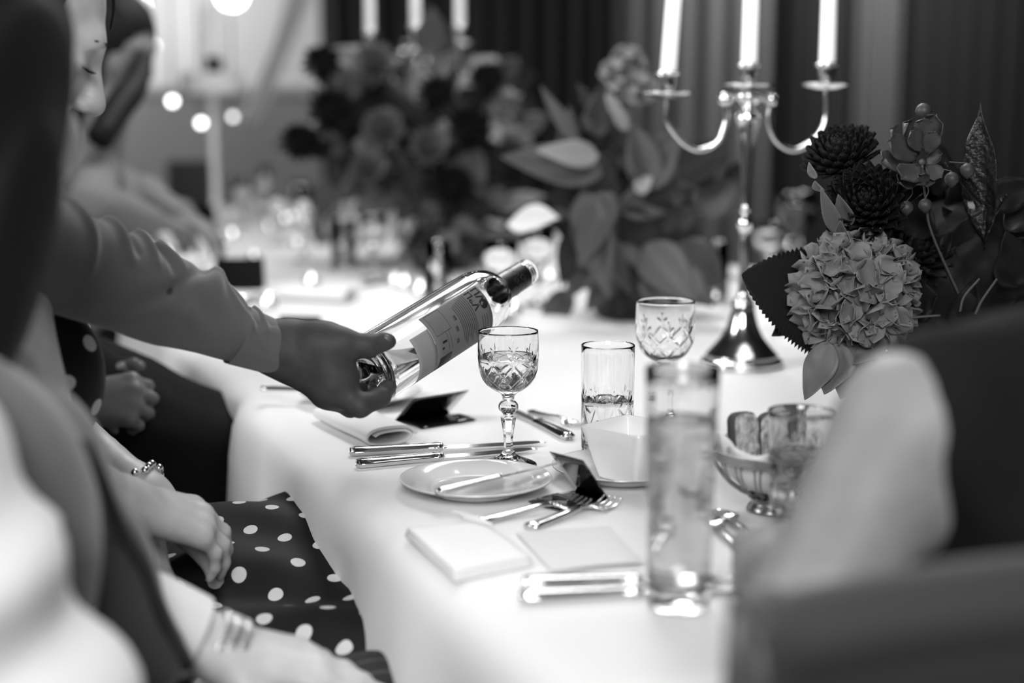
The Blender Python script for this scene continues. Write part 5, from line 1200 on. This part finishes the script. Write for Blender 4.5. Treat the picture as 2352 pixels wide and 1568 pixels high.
for a, q in (('L', 1), ('R', -1)):
    JC['hip' + a] = JC['pelvis'] + Vector((-0.03, 0.085, -0.04)) * q; JC['kn' + a] = Vector((-1.12, 1.10 + 0.10 * q, 0.50)); JC['an' + a] = Vector((-1.16, 1.10 + 0.12 * q, 0.09)); JC['toe' + a] = JC['an' + a] + Vector((0.13, 0.03, -0.055))
tC = thing('person', 'waiter in a dark grey shirt reaching in from the left to pour', 'person', (-1.10, 1.10, 0))
hand = []
W0 = C(640, 803, 1.475); W1 = C(676, 812, 1.482)
def hc_(a, b, ra, rb, k=0.010): hand.append(cap(C(*a), C(*b), ra, rb, k))
hand.append(cap(Vector(ap[-12]), W0, 0.024, 0.0245, k=0.02)); hand.append(cap(W0, W1, 0.0245, 0.026, k=0.02))
hc_((676, 790, 1.478), (745, 792, 1.470), 0.0215, 0.020, 0.02); hc_((690, 812, 1.482), (770, 868, 1.472), 0.024, 0.020, 0.02); hc_((690, 830, 1.488), (752, 900, 1.478), 0.020, 0.0165, 0.02); hc_((745, 800, 1.470), (770, 868, 1.472), 0.020, 0.020, 0.02)
hc_((690, 815, 1.50), (735, 850, 1.53), 0.022, 0.018, 0.02)
hc_((730, 788, 1.468), (786, 790, 1.462), 0.0175, 0.0155, 0.014); hc_((786, 790, 1.462), (846, 795, 1.462), 0.0145, 0.0112, 0.008); hc_((846, 795, 1.462), (882, 785, 1.468), 0.0112, 0.0092, 0.006); hc_((882, 785, 1.468), (893, 783, 1.472), 0.0092, 0.0080, 0.004)
hc_((755, 882, 1.472), (826, 932, 1.462), 0.0150, 0.0118, 0.012); hc_((826, 932, 1.462), (874, 912, 1.482), 0.0112, 0.0100, 0.006); hc_((874, 912, 1.482), (893, 888, 1.508), 0.0098, 0.0084, 0.005)
hc_((748, 900, 1.482), (806, 934, 1.490), 0.0130, 0.0112, 0.010); hc_((806, 934, 1.490), (856, 914, 1.530), 0.0108, 0.0096, 0.005); hc_((856, 914, 1.530), (872, 890, 1.556), 0.0092, 0.0080, 0.005)
hc_((740, 880, 1.50), (792, 912, 1.522), 0.0125, 0.0108, 0.010); hc_((792, 912, 1.522), (838, 898, 1.568), 0.0102, 0.0092, 0.005); hc_((838, 898, 1.568), (850, 872, 1.590), 0.0088, 0.0076, 0.005)
hc_((730, 860, 1.525), (772, 882, 1.553), 0.0112, 0.0096, 0.010); hc_((772, 882, 1.553), (812, 872, 1.590), 0.0092, 0.0082, 0.005); hc_((812, 872, 1.590), (822, 850, 1.606), 0.0080, 0.0070, 0.005)
bodyC = sdf_mesh(body_prims(JC, -0.006, arms='L') + [cap(shC, JC['elR'], 0.042, 0.036, k=0.02), cap(JC['elR'], W0, 0.036, 0.023, k=0.02)] + [cap(JC['an' + a], JC['toe' + a], 0.036, 0.028, k=0.02) for a in 'LR'], 0.011)
handL = sdf_mesh(hand_prims(JC['wrL'], (0, 0, -1), (-0.3, 0.9, 0), (0.9, 0.2, 0)), 0.0035)
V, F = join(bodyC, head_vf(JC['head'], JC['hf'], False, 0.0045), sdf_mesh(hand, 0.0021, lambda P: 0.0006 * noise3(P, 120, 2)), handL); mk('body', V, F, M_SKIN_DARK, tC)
nl = C(888, 782, 1.4655); 
V, F = sdf_mesh([ell(C(886, 779, 1.462), (0.0062, 0.0030, 0.0046), k=0.002)], 0.0009); mk('thumb_nail', V, F, mat('nail', 0.09, 0.4), tC)
CREASE = [(.67, 1.45, .81, .15, .0065, .0055), (.655, 1.45, .53, .0, -.0055, .0055), (.685, 1.4, .77, .55, -.0045, .004), (.70, 1.5, .80, .65, .0045, .004), (.83, 1.45, .875, .25, .0050, .0038), (.80, 1.5, .845, .5, -.0040, .0038), (.86, 1.4, .89, .7, -.004, .0035),
          (.355, 1.5, .39, .35, .0065, .0045), (.375, 1.5, .405, .6, -.005, .004), (.44, 1.5, .465, .5, .0055, .0042), (.475, 1.45, .52, .5, -.0055, .0045), (.50, 1.5, .55, .75, .004, .004), (.24, 1.3, .30, -.2, .005, .006), (.53, .0, .38, -.9, -.004, .008), (.60, -.3, .75, -.9, .004, .008), (.81, .15, .90, -.5, .003, .006)]
def slv_r(s, th):
    t_ = np.where(th > math.pi, th - 2 * math.pi, th); X, Y = s * 0.46, t_ * 0.044; d = 0.0015 * np.sin(t_ * 2 + s * 9) + 0.001 * np.sin(t_ * 3 - s * 21)
    for s0, t0, s1, t1, am, wd in CREASE:
        ax_, ay_, bx2, by2 = s0 * 0.46, t0 * 0.044, s1 * 0.46, t1 * 0.044; dx, dy = bx2 - ax_, by2 - ay_
        q = np.clip(((X - ax_) * dx + (Y - ay_) * dy) / (dx * dx + dy * dy), 0, 1); e2 = (X - ax_ - q * dx) ** 2 + (Y - ay_ - q * dy) ** 2
        d = d + 1.5 * am * np.exp(-e2 / (2 * wd * wd)) * (1 - 0.6 * q)
    return d + 0.010 * math.exp(-((s - 0.665) / 0.03) ** 2) * np.clip(np.sin(t_), 0, 1) ** 2
pts = np.array(ap); m_ = 260; tt = np.linspace(0, 1, m_); P_ = np.stack([np.interp(tt, np.linspace(0, 1, len(pts)), pts[:, i]) for i in range(3)], -1); hw_ = np.interp(tt, np.linspace(0, 1, len(hw)), hw)
V1, F1 = tube(P_, hw_, 96, caps=False, rfun=slv_r)
torsoC = sdf_mesh(body_prims(JC, 0.008, arms='', legs=False, neck=False) + [cap(JC['shL'], JC['elL'], 0.06, 0.05, k=0.03), cap(JC['elL'], JC['wrL'], 0.05, 0.034, k=0.03), cap(shC, Vector(P_[24]), 0.062, 0.052, k=0.03)], 0.010, folds(0.005, 28, 3))
V, F = join((V1, F1), torsoC); mk('shirt', V, F, M_SHIRT_GREY, tC)
# cuff band
e0, e1 = Vector(P_[-1]), Vector(P_[-44]); dr_ = (e0 - e1).normalized()
cu = [e0 - dr_ * 0.052 * (1 - s_) for s_ in np.linspace(0, 1, 12)] + [e0 + dr_ * 0.001]
V, F = tube(cu, list(np.interp(np.linspace(0, 1, 12), [0, 1], [0.0315, 0.0272])) + [0.0255], 64, caps=False, rfun=lambda s, th: 0.0006 * np.sin(th * 3 + s * 4)); mk('sleeve_cuff', V, F, M_SHIRT_GREY, tC)
V, F = sdf_mesh(body_prims(JC, 0.012, arms='', legs=True, torso=False, neck=False) + [cap(JC['hipL'], JC['hipR'], 0.125, k=0.05)], 0.012); mk('trousers', V, F, M_DARK, tC)
for a in 'LR':
    V, F = sdf_mesh([cap(JC['an' + a] + Vector((0, 0, -0.03)), JC['toe' + a], 0.044, 0.034, k=0.02)], 0.01); V[:, 2] = np.maximum(V[:, 2], 0.002); mk('shoe', V, F, M_BLACK, tC)
V, F = sdf_mesh(HAIR_SHORT, 0.005); mk('hair', *frame((V, F), JC['head'], *basis(JC['hf'])), M_HAIR, tC)

# D: guest in dark clothes beyond her
JD = seated(Vector((-0.80, 1.92, 0.565)), NF, 0.02, Vector((-0.755, 1.93, 1.19)), Vector((0.9, 0.45, -0.1)), el={'R': C(60, 990, 1.80), 'L': C(60, 900, 2.15)}, wr={'R': C(165, 930, 1.87), 'L': C(150, 965, 1.95)}, w=1.05)
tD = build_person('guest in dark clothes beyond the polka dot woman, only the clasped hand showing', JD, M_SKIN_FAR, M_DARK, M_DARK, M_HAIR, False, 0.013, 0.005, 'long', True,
             {'R': dict(n=(0.1, -0.75, 0.6), s=(0, 0.4, 1), curls=(0.95, 1.0, 1.05, 1.1), d=(0.95, 0.25, 0.05)), 'L': dict(n=(0.2, 0.5, -0.5), s=(0, 0, 1), curls=(0.6, 0.65, 0.7, 0.8), d=(0.95, -0.1, -0.05))}, hairfn=HAIR_SHORT)
V, F = sdf_mesh([cap((-0.66, 1.90, 0.76), (-0.47, 1.97, 0.66), 0.10, 0.075, k=0.06), cap((-0.66, 2.02, 0.74), (-0.42, 2.05, 0.64), 0.10, 0.08, k=0.06), cap((-0.56, 1.93, 0.62), (-0.30, 2.05, 0.60), 0.10, 0.09, k=0.06), cap((-0.5, 1.9, 0.45), (-0.36, 2.0, 0.42), 0.12, 0.10, k=0.08)], 0.011, folds(0.005, 22, 4)); mk('coat', V, F, M_DARK, tD)
# F: far guest in pale clothes
hF = C(262, 112, 3.3); pF = Vector((hF.x - 0.17, hF.y - 0.06, 0.60))
JF = seated(pF, NF, 0.10, hF, Vector((0.75, -0.3, -0.25)), el={'R': C(215, 470, 2.95), 'L': C(330, 455, 3.3)}, wr={'R': C(345, 505, 3.05), 'L': C(420, 500, 3.25)}, w=1.08)
JF['neck'] = JF['neck'] + Vector((0.02, 0, 0.03))
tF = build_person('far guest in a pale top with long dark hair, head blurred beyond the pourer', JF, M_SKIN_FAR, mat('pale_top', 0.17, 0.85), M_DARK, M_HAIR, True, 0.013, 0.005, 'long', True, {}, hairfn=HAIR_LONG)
mk('hair_lock', *tube(spline([C(335, 120, 3.30), C(312, 190, 3.2), C(270, 250, 3.12), C(228, 318, 3.05)], 5), np.interp(np.linspace(0, 1, 16), [0, 0.5, 1], [0.02, 0.034, 0.030]), 12), M_HAIR, tF)
# G: guest seated at the head of the table, back to us
fG = Vector((-0.15, 0.99, 0)).normalized(); pG = Vector((0.425, 0.905, 0.585))
JG = seated(pG, fG, 0.02, Vector((0.515, 0.93, 1.20)), Vector((0.3, 0.95, -0.1)), el={'L': C(1860, 1420, 0.90), 'R': pG + Vector((0.24, 0.16, 0.2))}, wr={'L': Vector((0.20, 1.04, 0.795)), 'R': pG + Vector((0.10, 0.34, 0.205))}, w=0.88, shw=0.165, kn={'L': (0.22, 1.30, 0.56), 'R': (0.40, 1.32, 0.56)})
JG['shL'] = C(2085, 985, 0.90); JG['chest'] = pG + Vector((0.0, 0.02, 0.30)); JG['neck'] = Vector((0.455, 0.93, 1.04))
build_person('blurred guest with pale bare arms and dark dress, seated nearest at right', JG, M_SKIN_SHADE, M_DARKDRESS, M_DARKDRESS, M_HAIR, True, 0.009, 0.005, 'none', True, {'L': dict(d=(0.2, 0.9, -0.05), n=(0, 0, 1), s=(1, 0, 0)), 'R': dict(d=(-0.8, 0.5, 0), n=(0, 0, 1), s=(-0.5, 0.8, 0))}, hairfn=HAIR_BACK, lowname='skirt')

M_UPH = mat('dark_upholstery', 0.020, 0.75, sheen=0.12)
chair((0.362, 0.955, 0), (0, 1, 0), 'dark upholstered chair back, nearest the camera at lower right', 0.908, M_UPH, 0.455)
chair((pelA.x - 0.02, pelA.y - 0.01, 0), NF, 'dark chair under the guest in the grey waistcoat', 0.86, M_UPH, 0.40)
chair((pelB.x - 0.03, pelB.y - 0.01, 0), NF, 'dark chair under the woman in the polka dot dress', 0.86, M_UPH, 0.40)
chair((-0.83, 1.91, 0), NF, 'dark chair under the guest with the clasped hand', 0.86, M_UPH, 0.40)
chair((pF.x - 0.03, pF.y - 0.01, 0), NF, 'dark chair under the far guest in the pale top', 0.86, M_UPH, 0.40)
# ---------------------------------------------------------------- the rest of the table, out of focus
index_kids()
def lowglass(name, label, loc, kind, group, sc=1.0):
    L = np.array(loc)
    t = thing(name, label, 'glass', loc, group)
    if kind == 'stem':
        pr = [(0.0003, 0.0003), (0.031, 0.0003), (0.030, 0.002), (0.008, 0.010), (0.005, 0.03), (0.007, 0.055), (0.011, 0.067), (0.007, 0.075), (0.017, 0.086), (0.030, 0.101), (0.0335, 0.123), (0.0326, 0.1515), (0.0316, 0.1515), (0.0322, 0.123), (0.0280, 0.103), (0.014, 0.0905), (0.0004, 0.0885)]
    elif kind == 'flute':
        pr = [(0.0003, 0.0003), (0.030, 0.0003), (0.029, 0.002), (0.006, 0.010), (0.0045, 0.05), (0.006, 0.085), (0.016, 0.10), (0.023, 0.13), (0.025, 0.20), (0.0242, 0.20), (0.022, 0.13), (0.014, 0.103), (0.0004, 0.095)]
    else:
        pr = [(0.0003, 0.0003), (0.029, 0.0003), (0.030, 0.004), (0.031, 0.125), (0.0295, 0.1255), (0.0285, 0.012), (0.0004, 0.010)]
    V, F = lathe([(r * sc, z * sc) for r, z in pr], 22, True, True, rfun=lambda TH, Rr, Z: Rr * (1 + 0.012 * np.sign(np.sin(TH * 11)) * (Z > 0.08 * sc) * (Z < 0.13 * sc)))
    mk('glass_body', V + L, F, M_GLASS, t); return t
g_s = lowglass('wine_glass', 'x', (0, 0, -5), 'stem', None); g_t = lowglass('highball_glass', 'x', (0, 0, -5), 'tumbler', None); g_f = lowglass('flute_glass', 'x', (0, 0, -5), 'flute', None); index_kids()
GL = {'stem': g_s, 'tumbler': g_t, 'flute': g_f}
ORD = ['first', 'second', 'third', 'fourth', 'fifth', 'sixth', 'seventh', 'eighth', 'ninth', 'tenth']
KN = {'stem': 'stemmed wine glass', 'tumbler': 'straight tumbler', 'flute': 'tall flute'}
used = set()
def place(kind, p, label):
    g = GL[kind]; label = label
    if kind not in used:
        used.add(kind); g.location = Vector(p); g['label'] = label; g['group'] = 'blurred glasses down the table'; return g
    c = copy_tree(g, p, rnd.uniform(0, 6), label); c['group'] = 'blurred glasses down the table'; return c
Gd = [('tumbler', 1005, 690, 'blurred cut tumbler just beyond the bottle shoulder'), ('stem', 1150, 735, 'blurred stemmed glass behind the bottle neck'), ('stem', 1235, 700, 'blurred stemmed glass right of the bottle mouth'),
      ('stem', 860, 640, 'blurred stemmed glass between the dark card and the cut tumbler'), ('tumbler', 790, 620, 'blurred tumbler left of the glass beyond the bottle'), ('flute', 700, 600, 'blurred flute right of the square dark card'),
      ('stem', 640, 560, 'blurred stemmed glass just above the square dark card'), ('tumbler', 745, 560, 'pale blurred tumbler in the middle of the sparkling glasses'), ('stem', 830, 560, 'blurred stemmed glass below the dark flower mass'),
      ('stem', 560, 520, 'blurred stemmed glass right of the small dark card'), ('flute', 610, 500, 'blurred flute above the square dark card, upper row'), ('stem', 690, 510, 'blurred stemmed glass under the brightest sparkles'),
      ('tumbler', 930, 560, 'blurred tumbler under the right edge of the flower mass'), ('stem', 480, 470, 'blurred stemmed glass over the small dark card'), ('tumbler', 545, 470, 'blurred tumbler in the far row, right of a dark menu'), ('stem', 600, 492, 'far blurred stemmed glass right of the dark menu'),
      ('stem', 1762, 668, 'blurred stemmed glass right of the candelabra stem'), ('tumbler', 1640, 690, 'blurred tumbler touching the left of the candelabra foot'), ('tumbler', 1340, 640, 'blurred tumbler among the leaves of the middle flowers'), ('tumbler', 770, 500, 'far blurred tumbler under the flower mass')]
for kind, x, y, lb in Gd: place(kind, TP(x, y, TZ), lb)
# red wine glass
rw = Vector(TP(1825, 648, TZ)); rg = place('stem', rw, 'blurred glass of dark red wine right of the candelabra'); rg.scale = (1.4, 1.4, 1.4)
M_RED = mat('red_wine', 0.004, 0.1); V, F = lathe([(0.0004, 0.0884), (0.014, 0.0904), (0.0279, 0.103), (0.0318, 0.118), (0.03, 0.1185), (0.0004, 0.1185)], 22, True, True)
rt = tag(mk('red_wine', V * 1.4 + np.array(rw), F, M_RED), 'dark red wine filling the glass right of the candelabra', 'wine')
# cards
def tent(label, x, y, w, h, yaw, tilt=18, group='black place cards'):
    p = TP(x, y, TZ); t = thing('place_card', label, 'place card', p, group); ca, sa = math.cos(yaw), math.sin(yaw)
    for s in (-1, 1):
        d = h * math.tan(R(tilt)); nu, nv = 5, 4; S = np.zeros((nu, nv, 3))
        for i in range(nu):
            for j in range(nv):
                lx = (i / 4 - 0.5) * w; u = j / 3; ly = s * d * (1 - u); lz = 0.0006 + h * u
                S[i, j] = (p.x + lx * ca - ly * sa, p.y + lx * sa + ly * ca, TZ + lz)
        V, F = solid(S, None, nu, nv, 0.0006); mk('leaf', V, F, M_CARD, t, smooth=False)
    return t
tent('square black card standing on the cloth above the pouring arm', 552, 664, 0.108, 0.070, R(4)); tent('small black card farther up the table, third from the hand', 456, 524, 0.120, 0.078, R(2))
tent('black card just behind the pouring wrist', 690, 762, 0.075, 0.028, R(-8), 40)
tent('thin black card far up the table near the menu', 390, 462, 0.09, 0.03, R(4), 30); tent('upright dark card between the blurred tumblers', 735, 545, 0.05, 0.10, R(60), 12)
# far menu
p = TP(440, 478, TZ); V, F = box(0.20, 0.012, 0.20, 0.001, (p.x, p.y, TZ + 0.102)); tag(mk('menu_holder', V, F, mat('dark_menu_card', 0.03, 0.6), smooth=False), 'upright dark menu board far up the table', 'menu')
# plates, napkins and cutlery farther along
pl0 = make_plate('blurred white side plate in the next place setting up the table', tuple(T(1.62, 0.16)), 0.08, None, 40)
for a_, b_, lb in [(2.18, 0.17, 'blurred side plate beside the square black card'), (2.75, 0.18, 'blurred side plate beyond the square black card'), (1.55, 1.40, 'blurred side plate on the far side, behind the candelabra'), (2.2, 1.42, 'far-side plate right of the middle flowers'), (3.4, 0.2, 'far blurred side plate near the small black card')]:
    index_kids(); copy_tree(pl0, tuple(T(a_, b_)), label=lb)
rolled_napkin('blurred rolled napkin beside the square black card', T(2.2, 0.30), T(2.08, 0.42), 0.07, 0.03)
rolled_napkin('blurred white napkin roll behind the pouring elbow', TP(395, 630), TP(455, 612), 0.05, 0.04)
rolled_napkin('pale napkin roll far up the table by the guest in pale clothes', TP(300, 505), TP(420, 490), 0.08, 0.05)
rolled_napkin('pale napkin at the foot of the dark flower mass', TP(985, 520), TP(1030, 500), 0.07, 0.06)
p, q = TP(830, 660), TP(960, 640); make_knife('blurred silver knife beyond the bottle body', p, ang2(p, q), 0.2)
p, q = TP(540, 690), TP(640, 680); make_knife('blurred silver knife in front of the square black card', p, ang2(p, q), 0.2)
# added lit votives standing in for glints off the glasses
vot = thing('glint_votive', 'x', 'candle', (0, 0, -5), 'added glint votives down the table')
V, F = lathe([(0.0004, 0.0003), (0.017, 0.0003), (0.0185, 0.002), (0.0195, 0.016), (0.0185, 0.016), (0.017, 0.008), (0.0004, 0.008)], 16, True, True); mk('holder', V + np.array((0, 0, -5)), F, M_SILVER, vot)
V, F = lathe([(0.0004, 0.0078), (0.017, 0.0078), (0.017, 0.012), (0.0004, 0.0125)], 14, True, True); mk('wax', V + np.array((0, 0, -5)), F, M_WAX, vot)
V, F = lathe([(0.0004, 0.013), (0.0042, 0.017), (0.0046, 0.021), (0.0026, 0.027), (0.0004, 0.033)], 10, True, True); mk('flame', V + np.array((0, 0, -5)), F, mat('glint_flame', 1, 1, emit=3.6), vot)
index_kids()
vp = [(655, 505, 'left of the brightest pair'), (672, 500, 'in the brightest pair, left one'), (712, 466, 'right of the brightest pair'), (660, 385, 'below the left edge of the flower mass'), (424, 478, 'over the small black card'), (534, 540, 'right of the small black card'),
      (716, 650, 'in front of the bottle body'), (617, 700, 'just above the pouring forearm'), (386, 590, 'behind the pouring elbow'), (545, 300, 'far away at the left, beyond the glasses'), (1815, 566, 'at the foot of the red wine glass'), (930, 655, 'behind the bottle shoulder'), (966, 670, 'next to the cut tumbler beyond the bottle'), (805, 600, 'between the blurred tumblers'), (1178, 715, 'under the bottle neck')]
for i, (x, y, lb) in enumerate(vp):
    if y < 420: p = TP(x, 470, TZ); p = Vector(T(4.6 if i % 2 else 5.2, 0.5 + 0.25 * (i % 3)))
    else: p = TP(x, y + 8, TZ)
    if i == 0: vot.location = p; vot['label'] = 'tiny added votive, stand-in for a glint, ' + lb
    else: copy_tree(vot, p, None, 'tiny added votive, stand-in for a glint, ' + lb)
fv = None
M_FAINT = mat('faint_glint_flame', 1, 1, emit=1.3)
for x, y, lb in [(588, 472, 'faint, in the far row above the square dark card'), (616, 522, 'faint, right above the square dark card'), (534, 492, 'faint, right of the small black card at its top corner'), (511, 555, 'faint, between the two black cards'), (682, 560, 'faint, under the brightest pair'),
                 (583, 592, 'faint, touching the top edge of the square dark card'), (807, 566, 'faint, upper one of two between the tumblers'), (908, 648, 'faint, just over the bottle shoulder'), (728, 470, 'faint, behind the brightest ones'), (1262, 640, 'faint, right of the bottle mouth')]:
    p = TP(x, y + 8, TZ)
    if fv is None:
        fv = copy_tree(vot, p, None, 'tiny votive candle, ' + lb); fl_ = [c for c in bpy.data.objects if c.parent == fv and c.name.startswith('flame')][0]; fl_.data = fl_.data.copy(); fl_.data.materials[0] = M_FAINT; index_kids()
    else: copy_tree(fv, p, None, 'tiny votive candle, ' + lb)
# ---------------------------------------------------------------- lights and fittings far left
def globe(label, x, y, d, r, cord=True, m=M_BULB, cat='lamp'):
    p = C(x, y, d); t = thing('pendant_lamp', label, cat, p, None); mk('globe', *ball(p, r, 24), m, t)
    V, F = lathe([(r * 0.35, r * 0.9), (r * 0.35, r * 1.25), (0.0004, r * 1.3)], 16, True, True); mk('lamp_cap', V + np.array(p), F, M_BLACK, t)
    mk('cord', *tube([p + Vector((0, 0, r)), Vector((p.x, p.y, RZ))], 0.004, 6, up=(1, 0, 0)), M_BLACK, t); return t
M_B2 = mat('dim_lit_bulb', 1.0, 1.0, emit=7.0)
globe('large glowing globe lamp at the top, left of the farther candelabra', 532, -14, 6.2, 0.062)
globe('glowing lamp globe at the top left, beyond the guest with long hair', 300, 20, 8.2, 0.09, m=M_B2)
globe('small glowing lamp under the big globe lamp', 488, 115, 5.6, 0.016)
globe('small added lamp, stand-in for a blurred glint, left of the white cake stand', 396, 232, 5.6, 0.014, m=M_B2)  # this and the next small bulbs are added in place of blurred glints
globe('small added lamp, stand-in for a blurred glint, below the white cake stand', 462, 282, 5.8, 0.013, m=M_B2)
globe('faint added lamp, stand-in for a blurred glint, right of the lamp below the cake stand', 535, 268, 5.8, 0.012, m=mat('faint_bulb', 1, 1, emit=3))
globe('faint added lamp, stand-in for a blurred glint, beside the far guest', 355, 105, 6.2, 0.012, m=mat('faint_bulb', 1, 1, emit=3))
# a side table with a cake stand far left
sp_ = C(486, 190, 5.4); st = thing('cake_stand', 'blurred white cake stand far left, under a tall white candle', 'stand', (sp_.x, sp_.y, TZ + 0.0))
zc = sp_.z - TZ
V, F = lathe(smooth_prof([(0.0004, 0.0004), (0.06, 0.0004), (0.06, 0.01), (0.018, 0.03), (0.014, zc * 0.5), (0.016, zc - 0.06), (0.03, zc - 0.045), (0.0004, zc - 0.04)], 3), 28, True, True); mk('pedestal', V + np.array((sp_.x, sp_.y, TZ)), F, M_CHINA, st)
V, F = lathe([(0.0004, -0.042), (0.112, -0.042), (0.117, -0.03), (0.117, 0.034), (0.11, 0.038), (0.0004, 0.038)], 40, True, True); mk('plate', V + np.array(sp_), F, M_SHIRT_WHITE, st, shade_auto=True)
V, F = lathe([(0.0004, 0), (0.035, 0), (0.035, 0.05), (0.02, 0.055), (0.0004, 0.055)], 20, True, True); mk('candle_socket', V + np.array(sp_) + np.array((0.01, 0, 0.0385)), F, M_BLACK, st)
candle('blurred white pillar candle on the cake stand far left', sp_ + Vector((0.005, 0, 0.0945)), 0.19, 0.034, lit=False)
# second table under it
V, F = box(2.2, 1.0, 0.03, 0.004, (-1.85, 6.75, 0.733)); 
# pale swag hanging in front of the far wall
nu, nv = 20, 50; U, W = np.meshgrid(np.linspace(0, 1, nu), np.linspace(0, 1, nv), indexing='ij')
q0, q1 = C(735, -120, 7.4), C(575, 290, 7.4)
X = q0.x + (q1.x - q0.x) * W + (U - 0.5) * (0.16 - 0.06 * W); Z = q0.z + (q1.z - q0.z) * W - 0.05 * np.sin(W * math.pi); Y = 7.4 + 0.03 * np.sin(U * 16 + W * 3)
V, F = solid(np.stack([X, Y, Z], -1), None, nu, nv, 0.003); tag(mk('hanging_swag', V, F, mat('pale_swag', 0.75, 0.9)), 'pale fabric swag slanting down the far wall, left of the flower mass', 'drape')
for o in list(bpy.data.objects):
    if o.get('label') == 'x': bpy.data.objects.remove(o)
